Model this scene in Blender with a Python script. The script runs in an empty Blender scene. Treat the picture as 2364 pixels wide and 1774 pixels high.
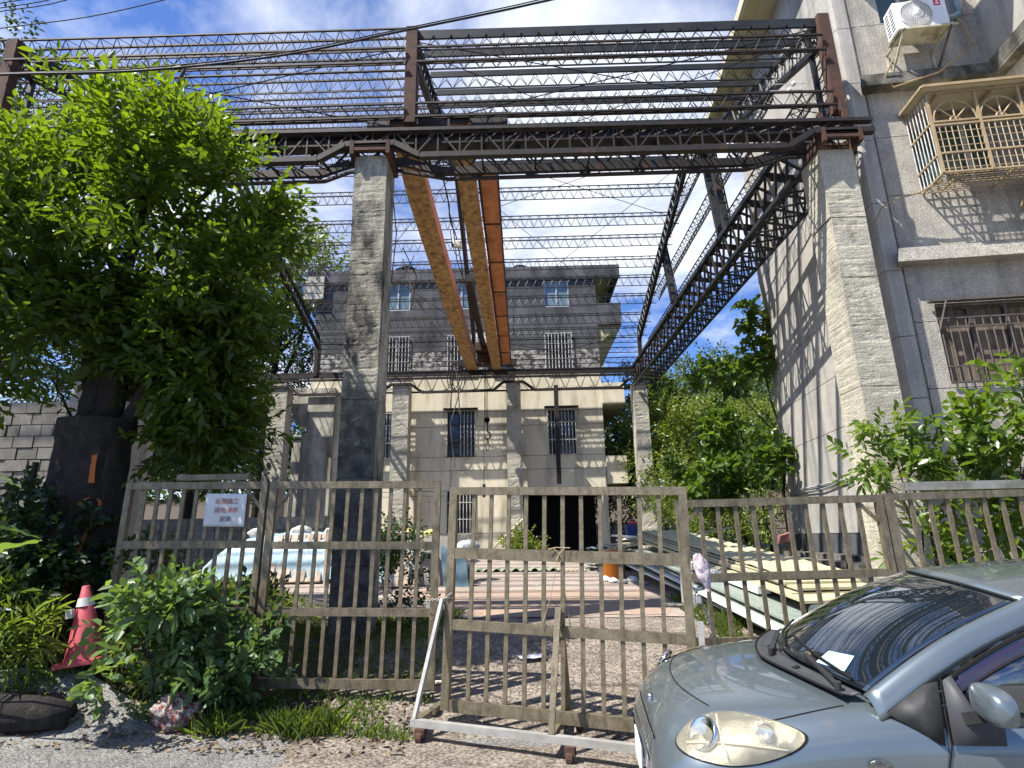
import bpy, math, random
import numpy as np
from mathutils import Vector, Matrix
random.seed(7); RNG = np.random.default_rng(11)
SC = bpy.context.scene
COL = SC.collection
# ------------------------------------------------------------------ camera, sky, sun, exposure
F_PX, IW, IH = 1330.0, 2364, 1774
def cam_axes(pitch, roll, yaw):
    p, r, y = (math.radians(a) for a in (pitch, roll, yaw))
    f = Vector((math.sin(-y)*math.cos(p), math.cos(y)*math.cos(p), math.sin(p)))
    rt = f.cross(Vector((0, 0, 1))).normalized(); up = rt.cross(f)
    return rt*math.cos(r)-up*math.sin(r), rt*math.sin(r)+up*math.cos(r), f
CR, CU, CF = cam_axes(15.0, 1.1, 0.8)
CPOS = Vector((0, 0, 1.65))
cd = bpy.data.cameras.new('camera'); cam = bpy.data.objects.new('camera', cd); COL.objects.link(cam)
cam.matrix_world = Matrix(((CR.x, CU.x, -CF.x, 0), (CR.y, CU.y, -CF.y, 0), (CR.z, CU.z, -CF.z, CPOS.z), (0, 0, 0, 1)))
cd.sensor_width = 36; cd.lens = F_PX/IW*36; cd.clip_start = 0.05; cd.clip_end = 2000
SC.camera = cam
def aty(px, py, Y):          # the point of the place seen at a pixel of the photograph, at depth Y
    d = CR*((px-IW/2)/F_PX)-CU*((py-IH/2)/F_PX)+CF
    return CPOS+d*((Y-CPOS.y)/d.y)
SUN_TRAVEL = Vector((0.60, 0.33, -1.0)).normalized()
world = bpy.data.worlds.new('World'); SC.world = world; world.use_nodes = True
wn = world.node_tree.nodes; wl = world.node_tree.links; wn.clear()
wo = wn.new('ShaderNodeOutputWorld'); bg = wn.new('ShaderNodeBackground'); bg.inputs['Strength'].default_value = 0.058
sky = wn.new('ShaderNodeTexSky'); sky.sky_type = 'NISHITA'; sky.sun_disc = False
sky.sun_elevation = math.asin(-SUN_TRAVEL.z); sky.sun_rotation = math.atan2(-SUN_TRAVEL.x, -SUN_TRAVEL.y)
sky.air_density = 1.0; sky.dust_density = 0.6; sky.ozone_density = 2.5
tc = wn.new('ShaderNodeTexCoord'); sep = wn.new('ShaderNodeSeparateXYZ'); wl.new(tc.outputs['Generated'], sep.inputs[0])
zz = wn.new('ShaderNodeMath'); zz.operation = 'MAXIMUM'; zz.inputs[1].default_value = 0.0; wl.new(sep.outputs['Z'], zz.inputs[0])
za = wn.new('ShaderNodeMath'); za.operation = 'ADD'; za.inputs[1].default_value = 0.12; wl.new(zz.outputs[0], za.inputs[0])
def wdiv(o):
    n = wn.new('ShaderNodeMath'); n.operation = 'DIVIDE'; wl.new(o, n.inputs[0]); wl.new(za.outputs[0], n.inputs[1]); return n.outputs[0]
cmb = wn.new('ShaderNodeCombineXYZ'); xo = wn.new('ShaderNodeMath'); xo.operation = 'ADD'; xo.inputs[1].default_value = -.35; wl.new(wdiv(sep.outputs['X']), xo.inputs[0]); wl.new(xo.outputs[0], cmb.inputs[0]); wl.new(wdiv(sep.outputs['Y']), cmb.inputs[1])
cmb.inputs[2].default_value = 66.6
n1 = wn.new('ShaderNodeTexNoise'); n1.inputs['Scale'].default_value = 1.15; n1.inputs['Detail'].default_value = 9; n1.inputs['Roughness'].default_value = 0.6; n1.inputs['Distortion'].default_value = 0.35
wl.new(cmb.outputs[0], n1.inputs['Vector'])
rp = wn.new('ShaderNodeValToRGB'); rp.color_ramp.elements[0].position = 0.47; rp.color_ramp.elements[1].position = 0.69
rp.color_ramp.elements[0].color = (0, 0, 0, 1); rp.color_ramp.elements[1].color = (1, 1, 1, 1); wl.new(n1.outputs['Fac'], rp.inputs[0])
tint = wn.new('ShaderNodeMix'); tint.data_type = 'RGBA'; tint.blend_type = 'MULTIPLY'; tint.inputs['Factor'].default_value = 1
tint.inputs[7].default_value = (.85, 1.14, 1.72, 1); wl.new(sky.outputs[0], tint.inputs[6])
mx = wn.new('ShaderNodeMix'); mx.data_type = 'RGBA'; mx.inputs[7].default_value = (10.5, 10.9, 11.5, 1)
hz_ = wn.new('ShaderNodeMapRange'); hz_.inputs[2].default_value = .05; wl.new(sep.outputs['Z'], hz_.inputs[0]); cf = wn.new('ShaderNodeMath'); cf.operation = 'MULTIPLY'; wl.new(rp.outputs[0], cf.inputs[0]); wl.new(hz_.outputs[0], cf.inputs[1]); wl.new(cf.outputs[0], mx.inputs['Factor']); wl.new(tint.outputs[2], mx.inputs[6]); wl.new(mx.outputs[2], bg.inputs[0]); wl.new(bg.outputs[0], wo.inputs[0])
sd = bpy.data.lights.new('sun', 'SUN'); sd.energy = 5.0; sd.angle = math.radians(0.5); sd.color = (1.0, 0.955, 0.88)
sun = bpy.data.objects.new('sun', sd); COL.objects.link(sun); sun.location = (-12, -4, 30)
sun.rotation_euler = SUN_TRAVEL.to_track_quat('-Z', 'Y').to_euler()
SC.view_settings.view_transform = 'Standard'; SC.view_settings.look = 'None'; SC.view_settings.exposure = 1.12; SC.view_settings.gamma = 1
SC.view_settings.use_curve_mapping = False

# ------------------------------------------------------------------ materials
MATS = {}
def mat(name, c1, c2=None, scale=2.5, rough=0.8, bump=0.0, bscale=25, metal=0.0, dirt=None, damt=0.5, dscale=(3, 3, .35), spec=0.3, lo=.35, hi=.65, rnd=0.0, coat=0.0, board=0.0, speck=0.0, foot=None, spsc=48):
    m = bpy.data.materials.new(name); m.use_nodes = True; nt = m.node_tree; N = nt.nodes; L = nt.links
    b = N['Principled BSDF']; b.inputs['Roughness'].default_value = rough; b.inputs['Metallic'].default_value = metal
    b.inputs['Specular IOR Level'].default_value = spec; b.inputs['Coat Weight'].default_value = coat
    if coat: b.inputs['Coat Roughness'].default_value = 0.03
    t = N.new('ShaderNodeTexCoord'); src = t.outputs['Object']
    def mixc(f, a, bcol, mode='MIX'):
        x = N.new('ShaderNodeMix'); x.data_type = 'RGBA'; x.blend_type = mode
        if hasattr(f, 'node'): L.new(f, x.inputs[0])
        else: x.inputs[0].default_value = f
        for i, c in ((6, a), (7, bcol)):
            if hasattr(c, 'node'): L.new(c, x.inputs[i])
            else: x.inputs[i].default_value = (*c, 1)
        return x.outputs[2]
    def noise(s, det=6, vec=src, ro=.6):
        n = N.new('ShaderNodeTexNoise'); n.inputs['Scale'].default_value = s; n.inputs['Detail'].default_value = det; n.inputs['Roughness'].default_value = ro; L.new(vec, n.inputs['Vector']); return n.outputs['Fac']
    def ramp(f, a, bb):
        r = N.new('ShaderNodeMapRange'); r.inputs[1].default_value = a; r.inputs[2].default_value = bb; L.new(f, r.inputs[0]); return r.outputs[0]
    col = c1
    if c2 is not None:
        col = mixc(ramp(noise(scale, 8), lo, hi), c1, c2)
    if dirt is not None:
        mp = N.new('ShaderNodeMapping'); mp.inputs['Scale'].default_value = dscale; L.new(src, mp.inputs[0])
        f = ramp(noise(1.0, 9, mp.outputs[0], .65), 1-damt-.12, 1-damt+.14)
        col = mixc(f, col, dirt)
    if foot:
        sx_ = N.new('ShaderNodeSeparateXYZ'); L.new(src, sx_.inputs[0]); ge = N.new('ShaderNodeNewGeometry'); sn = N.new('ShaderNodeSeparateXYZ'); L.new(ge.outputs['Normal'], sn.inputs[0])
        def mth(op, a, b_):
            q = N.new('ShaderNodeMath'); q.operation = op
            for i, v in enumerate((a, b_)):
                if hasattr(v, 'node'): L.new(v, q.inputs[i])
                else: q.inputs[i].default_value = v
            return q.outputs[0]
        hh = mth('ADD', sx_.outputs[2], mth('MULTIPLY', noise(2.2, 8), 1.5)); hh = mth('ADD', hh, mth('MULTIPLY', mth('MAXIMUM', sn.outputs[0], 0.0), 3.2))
        f2 = ramp(hh, foot[0]+.35, foot[0]-.25); col = mixc(f2, col, mixc(ramp(noise(5, 6), .35, .65), foot[1], foot[2]))  # column colour gets darker towards the bottom, less so on faces turned right
    if speck:
        sf = N.new('ShaderNodeMapRange'); sf.inputs[1].default_value = .42; sf.inputs[2].default_value = .58; sf.inputs[3].default_value = 1-speck; sf.inputs[4].default_value = 1+speck*.8; L.new(noise(spsc, 3, src, .65), sf.inputs[0])
        sf2 = N.new('ShaderNodeMapRange'); sf2.inputs[1].default_value = .3; sf2.inputs[2].default_value = .7; sf2.inputs[3].default_value = 1-speck*.5; sf2.inputs[4].default_value = 1+speck*.5; L.new(noise(9, 6, src, .7), sf2.inputs[0])
        for q in (sf, sf2):
            c3 = N.new('ShaderNodeCombineColor')
            for i in range(3): L.new(q.outputs[0], c3.inputs[i])
            col = mixc(1.0, col, c3.outputs[0], 'MULTIPLY')
    if rnd:
        oi = N.new('ShaderNodeObjectInfo'); mr = N.new('ShaderNodeMapRange'); mr.inputs[3].default_value = 1-rnd; mr.inputs[4].default_value = 1+rnd; L.new(oi.outputs['Random'], mr.inputs[0])
        cc = N.new('ShaderNodeCombineColor')
        for i in range(3): L.new(mr.outputs[0], cc.inputs[i])
        col = mixc(1.0, col, cc.outputs[0], 'MULTIPLY')
    if hasattr(col, 'node'): L.new(col, b.inputs['Base Color'])
    else: b.inputs['Base Color'].default_value = (*col, 1)
    if bump:
        bp = N.new('ShaderNodeBump'); bp.inputs['Strength'].default_value = bump; bp.inputs['Distance'].default_value = 0.02
        h = noise(bscale, 8, src, .7)
        if board:
            w = N.new('ShaderNodeMapping'); w.inputs['Scale'].default_value = (1.5, 1.5, board); L.new(src, w.inputs[0])
            n2 = noise(1.0, 4, w.outputs[0]); a = N.new('ShaderNodeMath'); a.operation = 'ADD'; L.new(h, a.inputs[0]); L.new(n2, a.inputs[1]); h = a.outputs[0]
        L.new(h, bp.inputs['Height']); L.new(bp.outputs[0], b.inputs['Normal'])
    MATS[name] = m; return m
def leafmat(name, dark, light, trans=0.45, rough=.42):
    m = bpy.data.materials.new(name); m.use_nodes = True; nt = m.node_tree; N = nt.nodes; L = nt.links; b = N['Principled BSDF']; out = N['Material Output']
    a = N.new('ShaderNodeAttribute'); a.attribute_name = 'tone'; x = N.new('ShaderNodeMix'); x.data_type = 'RGBA'
    x.inputs[6].default_value = (*dark, 1); x.inputs[7].default_value = (*light, 1); L.new(a.outputs['Fac'], x.inputs[0]); L.new(x.outputs[2], b.inputs['Base Color'])
    b.inputs['Roughness'].default_value = rough; b.inputs['Specular IOR Level'].default_value = .45
    tr = N.new('ShaderNodeBsdfTranslucent'); g = N.new('ShaderNodeMix'); g.data_type = 'RGBA'; g.blend_type = 'MULTIPLY'; g.inputs[0].default_value = 1; g.inputs[7].default_value = (1.9, 1.75, .55, 1)
    L.new(x.outputs[2], g.inputs[6]); L.new(g.outputs[2], tr.inputs[0]); ms = N.new('ShaderNodeMixShader'); ms.inputs[0].default_value = trans
    L.new(b.outputs[0], ms.inputs[1]); L.new(tr.outputs[0], ms.inputs[2]); L.new(ms.outputs[0], out.inputs[0])
    MATS[name] = m; return m
mat('board_concrete', (.48, .445, .35), (.36, .335, .265), 1.6, .92, .9, 38, speck=.20, dirt=(.13, .12, .095), damt=.35, dscale=(2.5, 2.5, 1.1), board=14)
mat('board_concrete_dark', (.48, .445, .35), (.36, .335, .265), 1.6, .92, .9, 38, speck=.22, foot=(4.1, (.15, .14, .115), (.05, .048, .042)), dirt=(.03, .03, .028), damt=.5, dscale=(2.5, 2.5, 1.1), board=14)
mat('far_concrete', (.46, .43, .35), (.33, .31, .255), 1.3, .92, .6, 20, speck=.15, dirt=(.13, .125, .11), damt=.4, dscale=(2.5, 2.5, .9), board=9)
mat('grey_render', (.44, .41, .35), (.34, .315, .275), 3.0, .95, .9, 55, speck=.3, dirt=(.13, .13, .125), damt=.42, dscale=(2.2, 2.2, .22))
mat('grey_render_pale', (.43, .405, .36), (.35, .33, .295), 2.2, .95, .5, 60, speck=.16, dirt=(.17, .168, .16), damt=.40, dscale=(3.2, 3.2, .12))
mat('stained_ledge', (.24, .225, .19), (.12, .115, .10), 5, speck=.25, rough=.95) if False else mat('stained_ledge', (.24, .225, .19), (.12, .115, .10), 5, .95, .9, 40, dirt=(.035, .035, .03), damt=.5, dscale=(3, 3, 2))
mat('cream_plaster', (.72, .665, .52), (.62, .565, .435), 1.1, .9, .25, 30, dirt=(.27, .22, .15), damt=.40, dscale=(1.8, 1.8, .35), speck=.10)
mat('cream_plaster_grey', (.56, .53, .45), (.42, .395, .335), 1.5, .9, .25, 30, speck=.15, dirt=(.11, .105, .09), damt=.46, dscale=(1.8, 1.8, .6))
mat('slate_paint', (.085, .088, .092), (.13, .132, .137), 1.2, .85, .25, 18, speck=.25, dirt=(.028, .03, .034), damt=.5, dscale=(1.3, 1.3, .5))
mat('peeling_paint', (.42, .41, .37), (.045, .047, .052), 4.5, .9, .4, 18, dirt=(.07, .07, .075), damt=.45, dscale=(3, 3, 1.5), lo=.46, hi=.56)
mat('olive_soffit', (.46, .44, .24), (.36, .34, .18), 2, .9)
mat('steel_dark', (.020, .019, .019), (.038, .030, .026), 6, .6, .2, 60, metal=.25, dirt=(.11, .05, .03), damt=.33, dscale=(4, 4, 4))
mat('steel_grey', (.034, .037, .038), (.02, .021, .022), 5, .5, .1, 40, metal=.3, dirt=(.10, .06, .04), damt=.3, dscale=(3, 3, 3))
mat('steel_rust', (.105, .05, .033), (.05, .027, .021), 7, .85, .5, 50, dirt=(.05, .03, .025), damt=.42, dscale=(5, 5, 2))
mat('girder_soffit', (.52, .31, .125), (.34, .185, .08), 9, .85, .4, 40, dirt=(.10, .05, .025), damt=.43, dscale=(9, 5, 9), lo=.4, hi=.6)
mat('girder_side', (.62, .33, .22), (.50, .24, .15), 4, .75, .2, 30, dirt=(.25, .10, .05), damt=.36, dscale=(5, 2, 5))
mat('walkway_plate', (.66, .27, .115), (.50, .19, .085), 3, .75, .2, 25, dirt=(.16, .07, .035), damt=.38, dscale=(3, 2, 3), rnd=.12)
mat('fence_metal', (.235, .195, .13), (.14, .118, .078), 9, .40, .2, 60, metal=.35, dirt=(.075, .062, .035), damt=.40, dscale=(22, 22, 5), speck=.12)
mat('bright_metal', (.42, .41, .38), (.30, .29, .26), 8, .42, .1, 40, metal=.3)
mat('asphalt', (.185, .18, .17), (.27, .26, .24), 1.6, .93, 1.0, 130, dirt=(.34, .32, .29), damt=.36, dscale=(60, 60, 60), speck=.42, spsc=60)
mat('tan_gravel', (.29, .245, .195), (.17, .14, .115), 3.5, .95, 1.0, 110, dirt=(.42, .37, .30), damt=.36, dscale=(42, 42, 42), speck=.5, spsc=34)
mat('yard_slab', (.33, .275, .23), (.245, .20, .17), 1.8, .92, .5, 60, speck=.18, dirt=(.40, .35, .30), damt=.36, dscale=(1.2, 4, 2))
mat('yard_slab_patch', (.33, .235, .175), (.27, .21, .165), 2, .92, .4, 60, speck=.2)
mat('soil', (.085, .065, .045), (.05, .04, .03), 4, .97, 1.0, 60, dirt=(.16, .13, .09), damt=.34, dscale=(25, 25, 25))
mat('bark', (.035, .03, .026), (.018, .016, .014), 9, .97, 1.0, 40, dirt=(.09, .085, .075), damt=.33, dscale=(12, 12, 2))
mat('orange_paint', (.42, .14, .03), (.28, .09, .03), 20, .9, .4, 60)
mat('car_paint', (.150, .182, .195), (.140, .172, .186), scale=3, rough=.30, metal=.6, coat=1.0, spec=.5, dirt=(.22, .21, .18), damt=.28, dscale=(5, 5, 3))
mat('black_plastic', (.02, .02, .021), (.03, .03, .03), 20, .55, .1, 200)
mat('black_gap', (.006, .006, .006), None, rough=.9)
mat('cowl_plastic', (.05, .052, .056), (.04, .042, .046), 8, .5, .1, 200)
mat('visor', (.022, .014, .03), None, rough=.12, spec=.6, coat=.6)
mat('chrome', (.75, .75, .76), None, rough=.12, metal=1.0)
mat('lamp_reflector', (.34, .33, .29), (.12, .115, .10), 12, .14, .5, 16, metal=.85)
mat('white_plastic', (.74, .75, .75), (.66, .67, .67), 3, .4)
mat('ac_grille', (.46, .43, .38), None, rough=.6)
mat('ac_dark', (.10, .10, .10), None, rough=.7)
mat('ac_underside', (.50, .47, .36), (.36, .33, .24), 6, .7, dirt=(.16, .12, .07), damt=.38, dscale=(6, 6, 6))
mat('red_print', (.55, .05, .07), None, rough=.5)
mat('pale_print', (.62, .66, .68), None, rough=.5)
mat('beige_enamel', (.38, .29, .17), (.29, .215, .125), 6, .5, .15, 60, dirt=(.22, .13, .07), damt=.33, dscale=(8, 8, 3))
mat('beige_sheet', (.60, .54, .36), (.50, .44, .29), 4, .6)
mat('dark_grille', (.11, .095, .085), (.06, .05, .045), 7, .6, .2, 40)
mat('pane_green', (.035, .07, .055), (.05, .085, .07), 1.5, .08, spec=.7)
mat('pane_blue', (.16, .24, .27), (.10, .16, .19), .9, .12, spec=.7)
mat('pane_dark', (.012, .013, .015), (.03, .032, .035), 1.1, .1, spec=.6)
mat('curtain', (.22, .17, .12), (.10, .075, .055), 5, .9, dscale=(30, 30, 1), dirt=(.05, .04, .03), damt=.45)
mat('alu_frame', (.42, .42, .41), None, rough=.45, metal=.4)
mat('black_frame', (.018, .018, .02), None, rough=.5)
mat('white_bars', (.62, .62, .60), (.34, .32, .29), 14, .5)
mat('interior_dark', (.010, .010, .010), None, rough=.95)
mat('tarp', (.30, .46, .54), (.50, .63, .70), 9, .55, .8, 7, dirt=(.25, .40, .52), damt=.36, dscale=(3, 3, 3))
mat('pallet_wood', (.46, .37, .29), (.33, .26, .20), 10, .85, .4, 50, rnd=.25)
mat('grey_board', (.36, .33, .29), (.28, .26, .23), 3, .85, .2, 30)
mat('yellow_sack', (.62, .53, .12), (.55, .50, .22), 5, .7, .6, 12)
mat('white_sack', (.60, .58, .53), (.45, .43, .38), 6, .75, .7, 12)
mat('black_sack', (.03, .032, .036), (.05, .05, .055), 6, .35, .8, 10)
mat('tile_panel', (.45, .42, .28), (.38, .35, .23), 2, .6, .2, 30, dirt=(.25, .22, .13), damt=.30, dscale=(2, 2, 2), rnd=.10)
mat('panel_green', (.24, .30, .25), (.36, .40, .35), 4, .6, .2, 30, rnd=.3, dirt=(.06, .065, .055), damt=.35, dscale=(4, 4, 4))
mat('foam_white', (.72, .72, .70), (.6, .6, .58), 6, .7)
mat('old_corrugated', (.34, .26, .19), (.25, .19, .14), 5, .9, .4, 40, dirt=(.12, .09, .06), damt=.36, dscale=(6, 6, 6))
mat('green_corrugated', (.04, .34, .11), (.05, .25, .10), 6, .45)
mat('green_sheet', (.18, .26, .15), (.24, .32, .2), 6, .7)
mat('orange_tub', (.56, .19, .02), (.42, .13, .02), 5, .5, .2, 20, dirt=(.20, .08, .02), damt=.36, dscale=(4, 4, 2))
mat('yellow_plastic', (.66, .48, .03), None, rough=.45)
mat('blue_plastic', (.02, .045, .16), None, rough=.4)
mat('red_plastic', (.45, .06, .06), None, rough=.5)
mat('cone_red', (.44, .075, .09), (.36, .06, .075), 6, .55, .15, 90, dirt=(.26, .06, .05), damt=.3, dscale=(10, 10, 3))
mat('cone_band', (.62, .62, .60), (.48, .48, .46), 9, .5)
mat('paper', (.62, .64, .64), (.52, .54, .54), 7, .6)
mat('paper_blue', (.50, .52, .66), (.62, .62, .70), 20, .6)
mat('bag_film', (.60, .52, .53), (.42, .33, .35), 16, .3, .9, 18)
mat('bag_red', (.20, .045, .04), (.30, .27, .24), 30, .4, .9, 18, lo=.45, hi=.52)
mat('ink', (.30, .06, .05), None, rough=.8)
mat('ink_dark', (.16, .09, .10), None, rough=.8)
mat('wire_black', (.015, .015, .016), None, rough=.6)
mat('wire_tan', (.30, .22, .13), None, rough=.6)
mat('brick', (.30, .105, .055), (.22, .08, .045), 12, .95, .5, 60, rnd=.25)
mat('stone_block', (.22, .21, .18), (.15, .14, .12), 5, .95, .6, 40, rnd=.2)
mat('tube_grey', (.30, .32, .32), None, rough=.6)
mat('dry_leaf', (.20, .155, .10), (.11, .08, .05), 30, .8)
mat('twig', (.09, .07, .05), (.14, .11, .08), 20, .9)
mat('sticker', (.30, .58, .66), (.52, .72, .76), 30, .5)
mat('hill_earth', (.05, .06, .03), None, rough=1)
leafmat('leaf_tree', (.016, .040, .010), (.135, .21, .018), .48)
leafmat('leaf_dark', (.016, .036, .014), (.050, .085, .025), .35)
leafmat('leaf_far', (.030, .060, .018), (.175, .23, .05), .4, .36)
leafmat('leaf_hill', (.035, .068, .03), (.085, .125, .045), .3)
leafmat('leaf_big', (.035, .080, .022), (.13, .20, .035), .45, .35)
leafmat('leaf_low', (.028, .068, .026), (.14, .22, .085), .4)
leafmat('grass_blade', (.045, .085, .015), (.15, .21, .045), .45, .6)

# ------------------------------------------------------------------ mesh helpers
class MB:
    def __init__(s): s.v = []; s.f = []; s.m = []
    def add(s, vs, fs, mi=0):
        o = len(s.v); s.v += [tuple(v) for v in vs]; s.f += [tuple(i+o for i in f) for f in fs]; s.m += [mi]*len(fs); return s
    def box(s, x0, x1, y0, y1, z0, z1, mi=0):
        return s.hexa([(x0, y0, z0), (x1, y0, z0), (x1, y1, z0), (x0, y1, z0), (x0, y0, z1), (x1, y0, z1), (x1, y1, z1), (x0, y1, z1)], mi)
    def hexa(s, p, mi=0):
        return s.add(p, [(0, 3, 2, 1), (4, 5, 6, 7), (0, 1, 5, 4), (1, 2, 6, 5), (2, 3, 7, 6), (3, 0, 4, 7)], mi)
    def bar(s, a, b, w, h=None, up=(0, 0, 1), mi=0):
        a = Vector(a); b = Vector(b); h = h or w; d = (b-a).normalized(); u = Vector(up)
        if abs(d.dot(u)) > .95: u = Vector((0, 1, 0))
        r = d.cross(u).normalized()*(w/2); t = r.cross(d).normalized()*(h/2)
        return s.hexa([a-r-t, a+r-t, b+r-t, b-r-t, a-r+t, a+r+t, b+r+t, b-r+t], mi)
    def rod(s, a, b, r, n=3, mi=0):
        a = Vector(a); b = Vector(b); d = (b-a).normalized(); u = Vector((0, 0, 1)) if abs(d.z) < .9 else Vector((0, 1, 0))
        x = d.cross(u).normalized(); y = d.cross(x); vs = []
        for p in (a, b):
            for k in range(n):
                t = 2*math.pi*k/n; vs.append(p+x*(r*math.cos(t))+y*(r*math.sin(t)))
        return s.add(vs, [(k, (k+1) % n, n+(k+1) % n, n+k) for k in range(n)]+[tuple(range(n))[::-1], tuple(range(n, 2*n))], mi)
    def tube(s, pts, r, n=6, mi=0, rs=None):
        pts = [Vector(p) for p in pts]; vs = []; fs = []
        for i, p in enumerate(pts):
            d = (pts[min(i+1, len(pts)-1)]-pts[max(i-1, 0)]).normalized(); u = Vector((0, 0, 1)) if abs(d.z) < .9 else Vector((0, 1, 0))
            x = d.cross(u).normalized(); y = d.cross(x); rr = rs[i] if rs else r
            for k in range(n):
                t = 2*math.pi*k/n; vs.append(p+x*(rr*math.cos(t))+y*(rr*math.sin(t)))
            if i:
                o = (i-1)*n; fs += [(o+k, o+(k+1) % n, o+n+(k+1) % n, o+n+k) for k in range(n)]
        fs += [tuple(range(n))[::-1], tuple(range(len(vs)-n, len(vs)))]
        return s.add(vs, fs, mi)
    def prism(s, poly, axis, a0, a1, mi=0):      # poly in the two other axes
        n = len(poly)
        def P(p, a):
            return (a, p[0], p[1]) if axis == 'x' else ((p[0], a, p[1]) if axis == 'y' else (p[0], p[1], a))
        return s.add([P(p, a0) for p in poly]+[P(p, a1) for p in poly], [(k, (k+1) % n, n+(k+1) % n, n+k) for k in range(n)]+[tuple(range(n))[::-1], tuple(range(n, 2*n))], mi)
    def lathe(s, prof, c=(0, 0, 0), n=20, mi=0):
        vs = []; fs = []
        for r, z in prof:
            for k in range(n):
                t = 2*math.pi*k/n; vs.append((c[0]+r*math.cos(t), c[1]+r*math.sin(t), c[2]+z))
        for i in range(len(prof)-1):
            o = i*n; fs += [(o+k, o+(k+1) % n, o+n+(k+1) % n, o+n+k) for k in range(n)]
        return s.add(vs, fs, mi)
    def grid(s, fn, nu, nv, mi=0):
        vs = [fn(i/nu, j/nv) for i in range(nu+1) for j in range(nv+1)]; w = nv+1
        return s.add(vs, [(i*w+j, (i+1)*w+j, (i+1)*w+j+1, i*w+j+1) for i in range(nu) for j in range(nv)], mi)
    def mesh(s, name, mats, smooth=False):
        me = bpy.data.meshes.new(name); me.from_pydata(s.v, [], s.f)
        for m in (mats if isinstance(mats, (list, tuple)) else [mats]): me.materials.append(MATS[m] if isinstance(m, str) else m)
        if any(s.m): me.polygons.foreach_set('material_index', s.m)
        if smooth: me.polygons.foreach_set('use_smooth', [True]*len(me.polygons))
        me.update(); return me
    def build(s, name, mats, parent=None, smooth=False, loc=None):
        return obj(name, s.mesh(name, mats, smooth), parent, loc)
def obj(name, me, parent=None, loc=None):
    o = bpy.data.objects.new(name, me); COL.objects.link(o)
    if parent is not None: o.parent = parent
    if loc is not None: o.location = loc
    return o
def tag(o, label=None, cat=None, group=None, kind=None):
    if label: o['label'] = label
    if cat: o['category'] = cat
    if group: o['group'] = group
    if kind: o['kind'] = kind
    return o
def empty(name, label, cat, loc=(0, 0, 0), group=None, rot=(0, 0, 0)):
    o = bpy.data.objects.new(name, None); COL.objects.link(o); o.location = loc; o.rotation_euler = rot; o.empty_display_size = .1
    return tag(o, label, cat, group)
def structure(name, mb, m, smooth=False): return tag(mb.build(name, m, None, smooth), kind='structure')
def fix_normals(me):
    import bmesh
    b = bmesh.new(); b.from_mesh(me); bmesh.ops.recalc_face_normals(b, faces=b.faces); b.to_mesh(me); b.free()
def dupe(root, loc=None, rot=None, label=None):
    r = root.copy(); COL.objects.link(r)
    if loc is not None: r.location = loc
    if rot is not None: r.rotation_euler = rot
    if label: r['label'] = label
    for ch in root.children:
        c = ch.copy(); COL.objects.link(c); c.parent = r
        for g in ch.children:
            d = g.copy(); COL.objects.link(d); d.parent = c
    return r
def lerp(a, b, t): return a+(b-a)*t
def smooth01(t): t = max(0, min(1, t)); return t*t*(3-2*t)
def nz(x, y, z=0.0):
    from mathutils import noise
    return noise.noise(Vector((x, y, z)))
GP = [(-60, -.3), (0, 0), (5.0, -.02), (5.5, -.02), (6.2, .16), (7.5, .45), (9, .53), (12, .70), (21, 1.12), (26, 1.4), (60, 6)]
def G(x, y):                  # height of the ground: it climbs to the yard and leans a little across the street
    for (a, za_), (b, zb_) in zip(GP, GP[1:]):
        if y <= b: z = lerp(za_, zb_, (y-a)/(b-a)); break
    else: z = GP[-1][1]
    w = 1-.8*smooth01((y-6)/2.5)
    z += -.05*max(-5, min(5, x))*w
    z += .34*smooth01((-2.9-x)/1.0)*1.3*smooth01((y-5.0)/.7)*(1-smooth01((y-8.5)/2.5))
    return z
# leaves --------------------------------------------------------------
def leaf_mesh(name, pos, dirs, length, width, tone, mat_name, fold=.25, parent=None, droop=.15):
    """many leaves in one mesh: each has a stalk point, a direction, a folded blade of six corners"""
    n = len(pos); pos = np.asarray(pos, float); d = np.asarray(dirs, float); d /= np.linalg.norm(d, axis=1)[:, None]+1e-9
    rv = RNG.normal(size=(n, 3)); rv[:, 2] += 1.6
    s = np.cross(d, rv); s /= np.linalg.norm(s, axis=1)[:, None]+1e-9; up = np.cross(s, d)
    L = (np.asarray(length)*np.ones(n))[:, None]; Wd = (np.asarray(width)*np.ones(n))[:, None]
    tip = pos+d*L-np.array([0, 0, 1])*L*droop
    m1 = pos+d*L*.38; m2 = pos+d*L*.72-np.array([0, 0, 1])*L*droop*.4
    V = np.stack([pos, m1+s*Wd*.5+up*Wd*fold, m2+s*Wd*.36+up*Wd*fold, tip, m2-s*Wd*.36+up*Wd*fold, m1-s*Wd*.5+up*Wd*fold], 1).reshape(-1, 3)
    base = (np.arange(n)*6)[:, None]
    F = np.concatenate([base+np.array([0, 1, 2, 3]), base+np.array([0, 3, 4, 5])], 1).reshape(-1, 4)
    me = bpy.data.meshes.new(name); me.vertices.add(len(V)); me.vertices.foreach_set('co', V.ravel())
    me.loops.add(F.size); me.loops.foreach_set('vertex_index', F.ravel().astype(np.int32))
    me.polygons.add(len(F)); me.polygons.foreach_set('loop_start', np.arange(0, F.size, 4, dtype=np.int32)); me.update(calc_edges=True)
    at = me.attributes.new('tone', 'FLOAT', 'POINT'); at.data.foreach_set('value', np.repeat(np.clip(tone, 0, 1), 6).astype(np.float32))
    me.materials.append(MATS[mat_name]); o = obj(name, me, parent); return o
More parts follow.
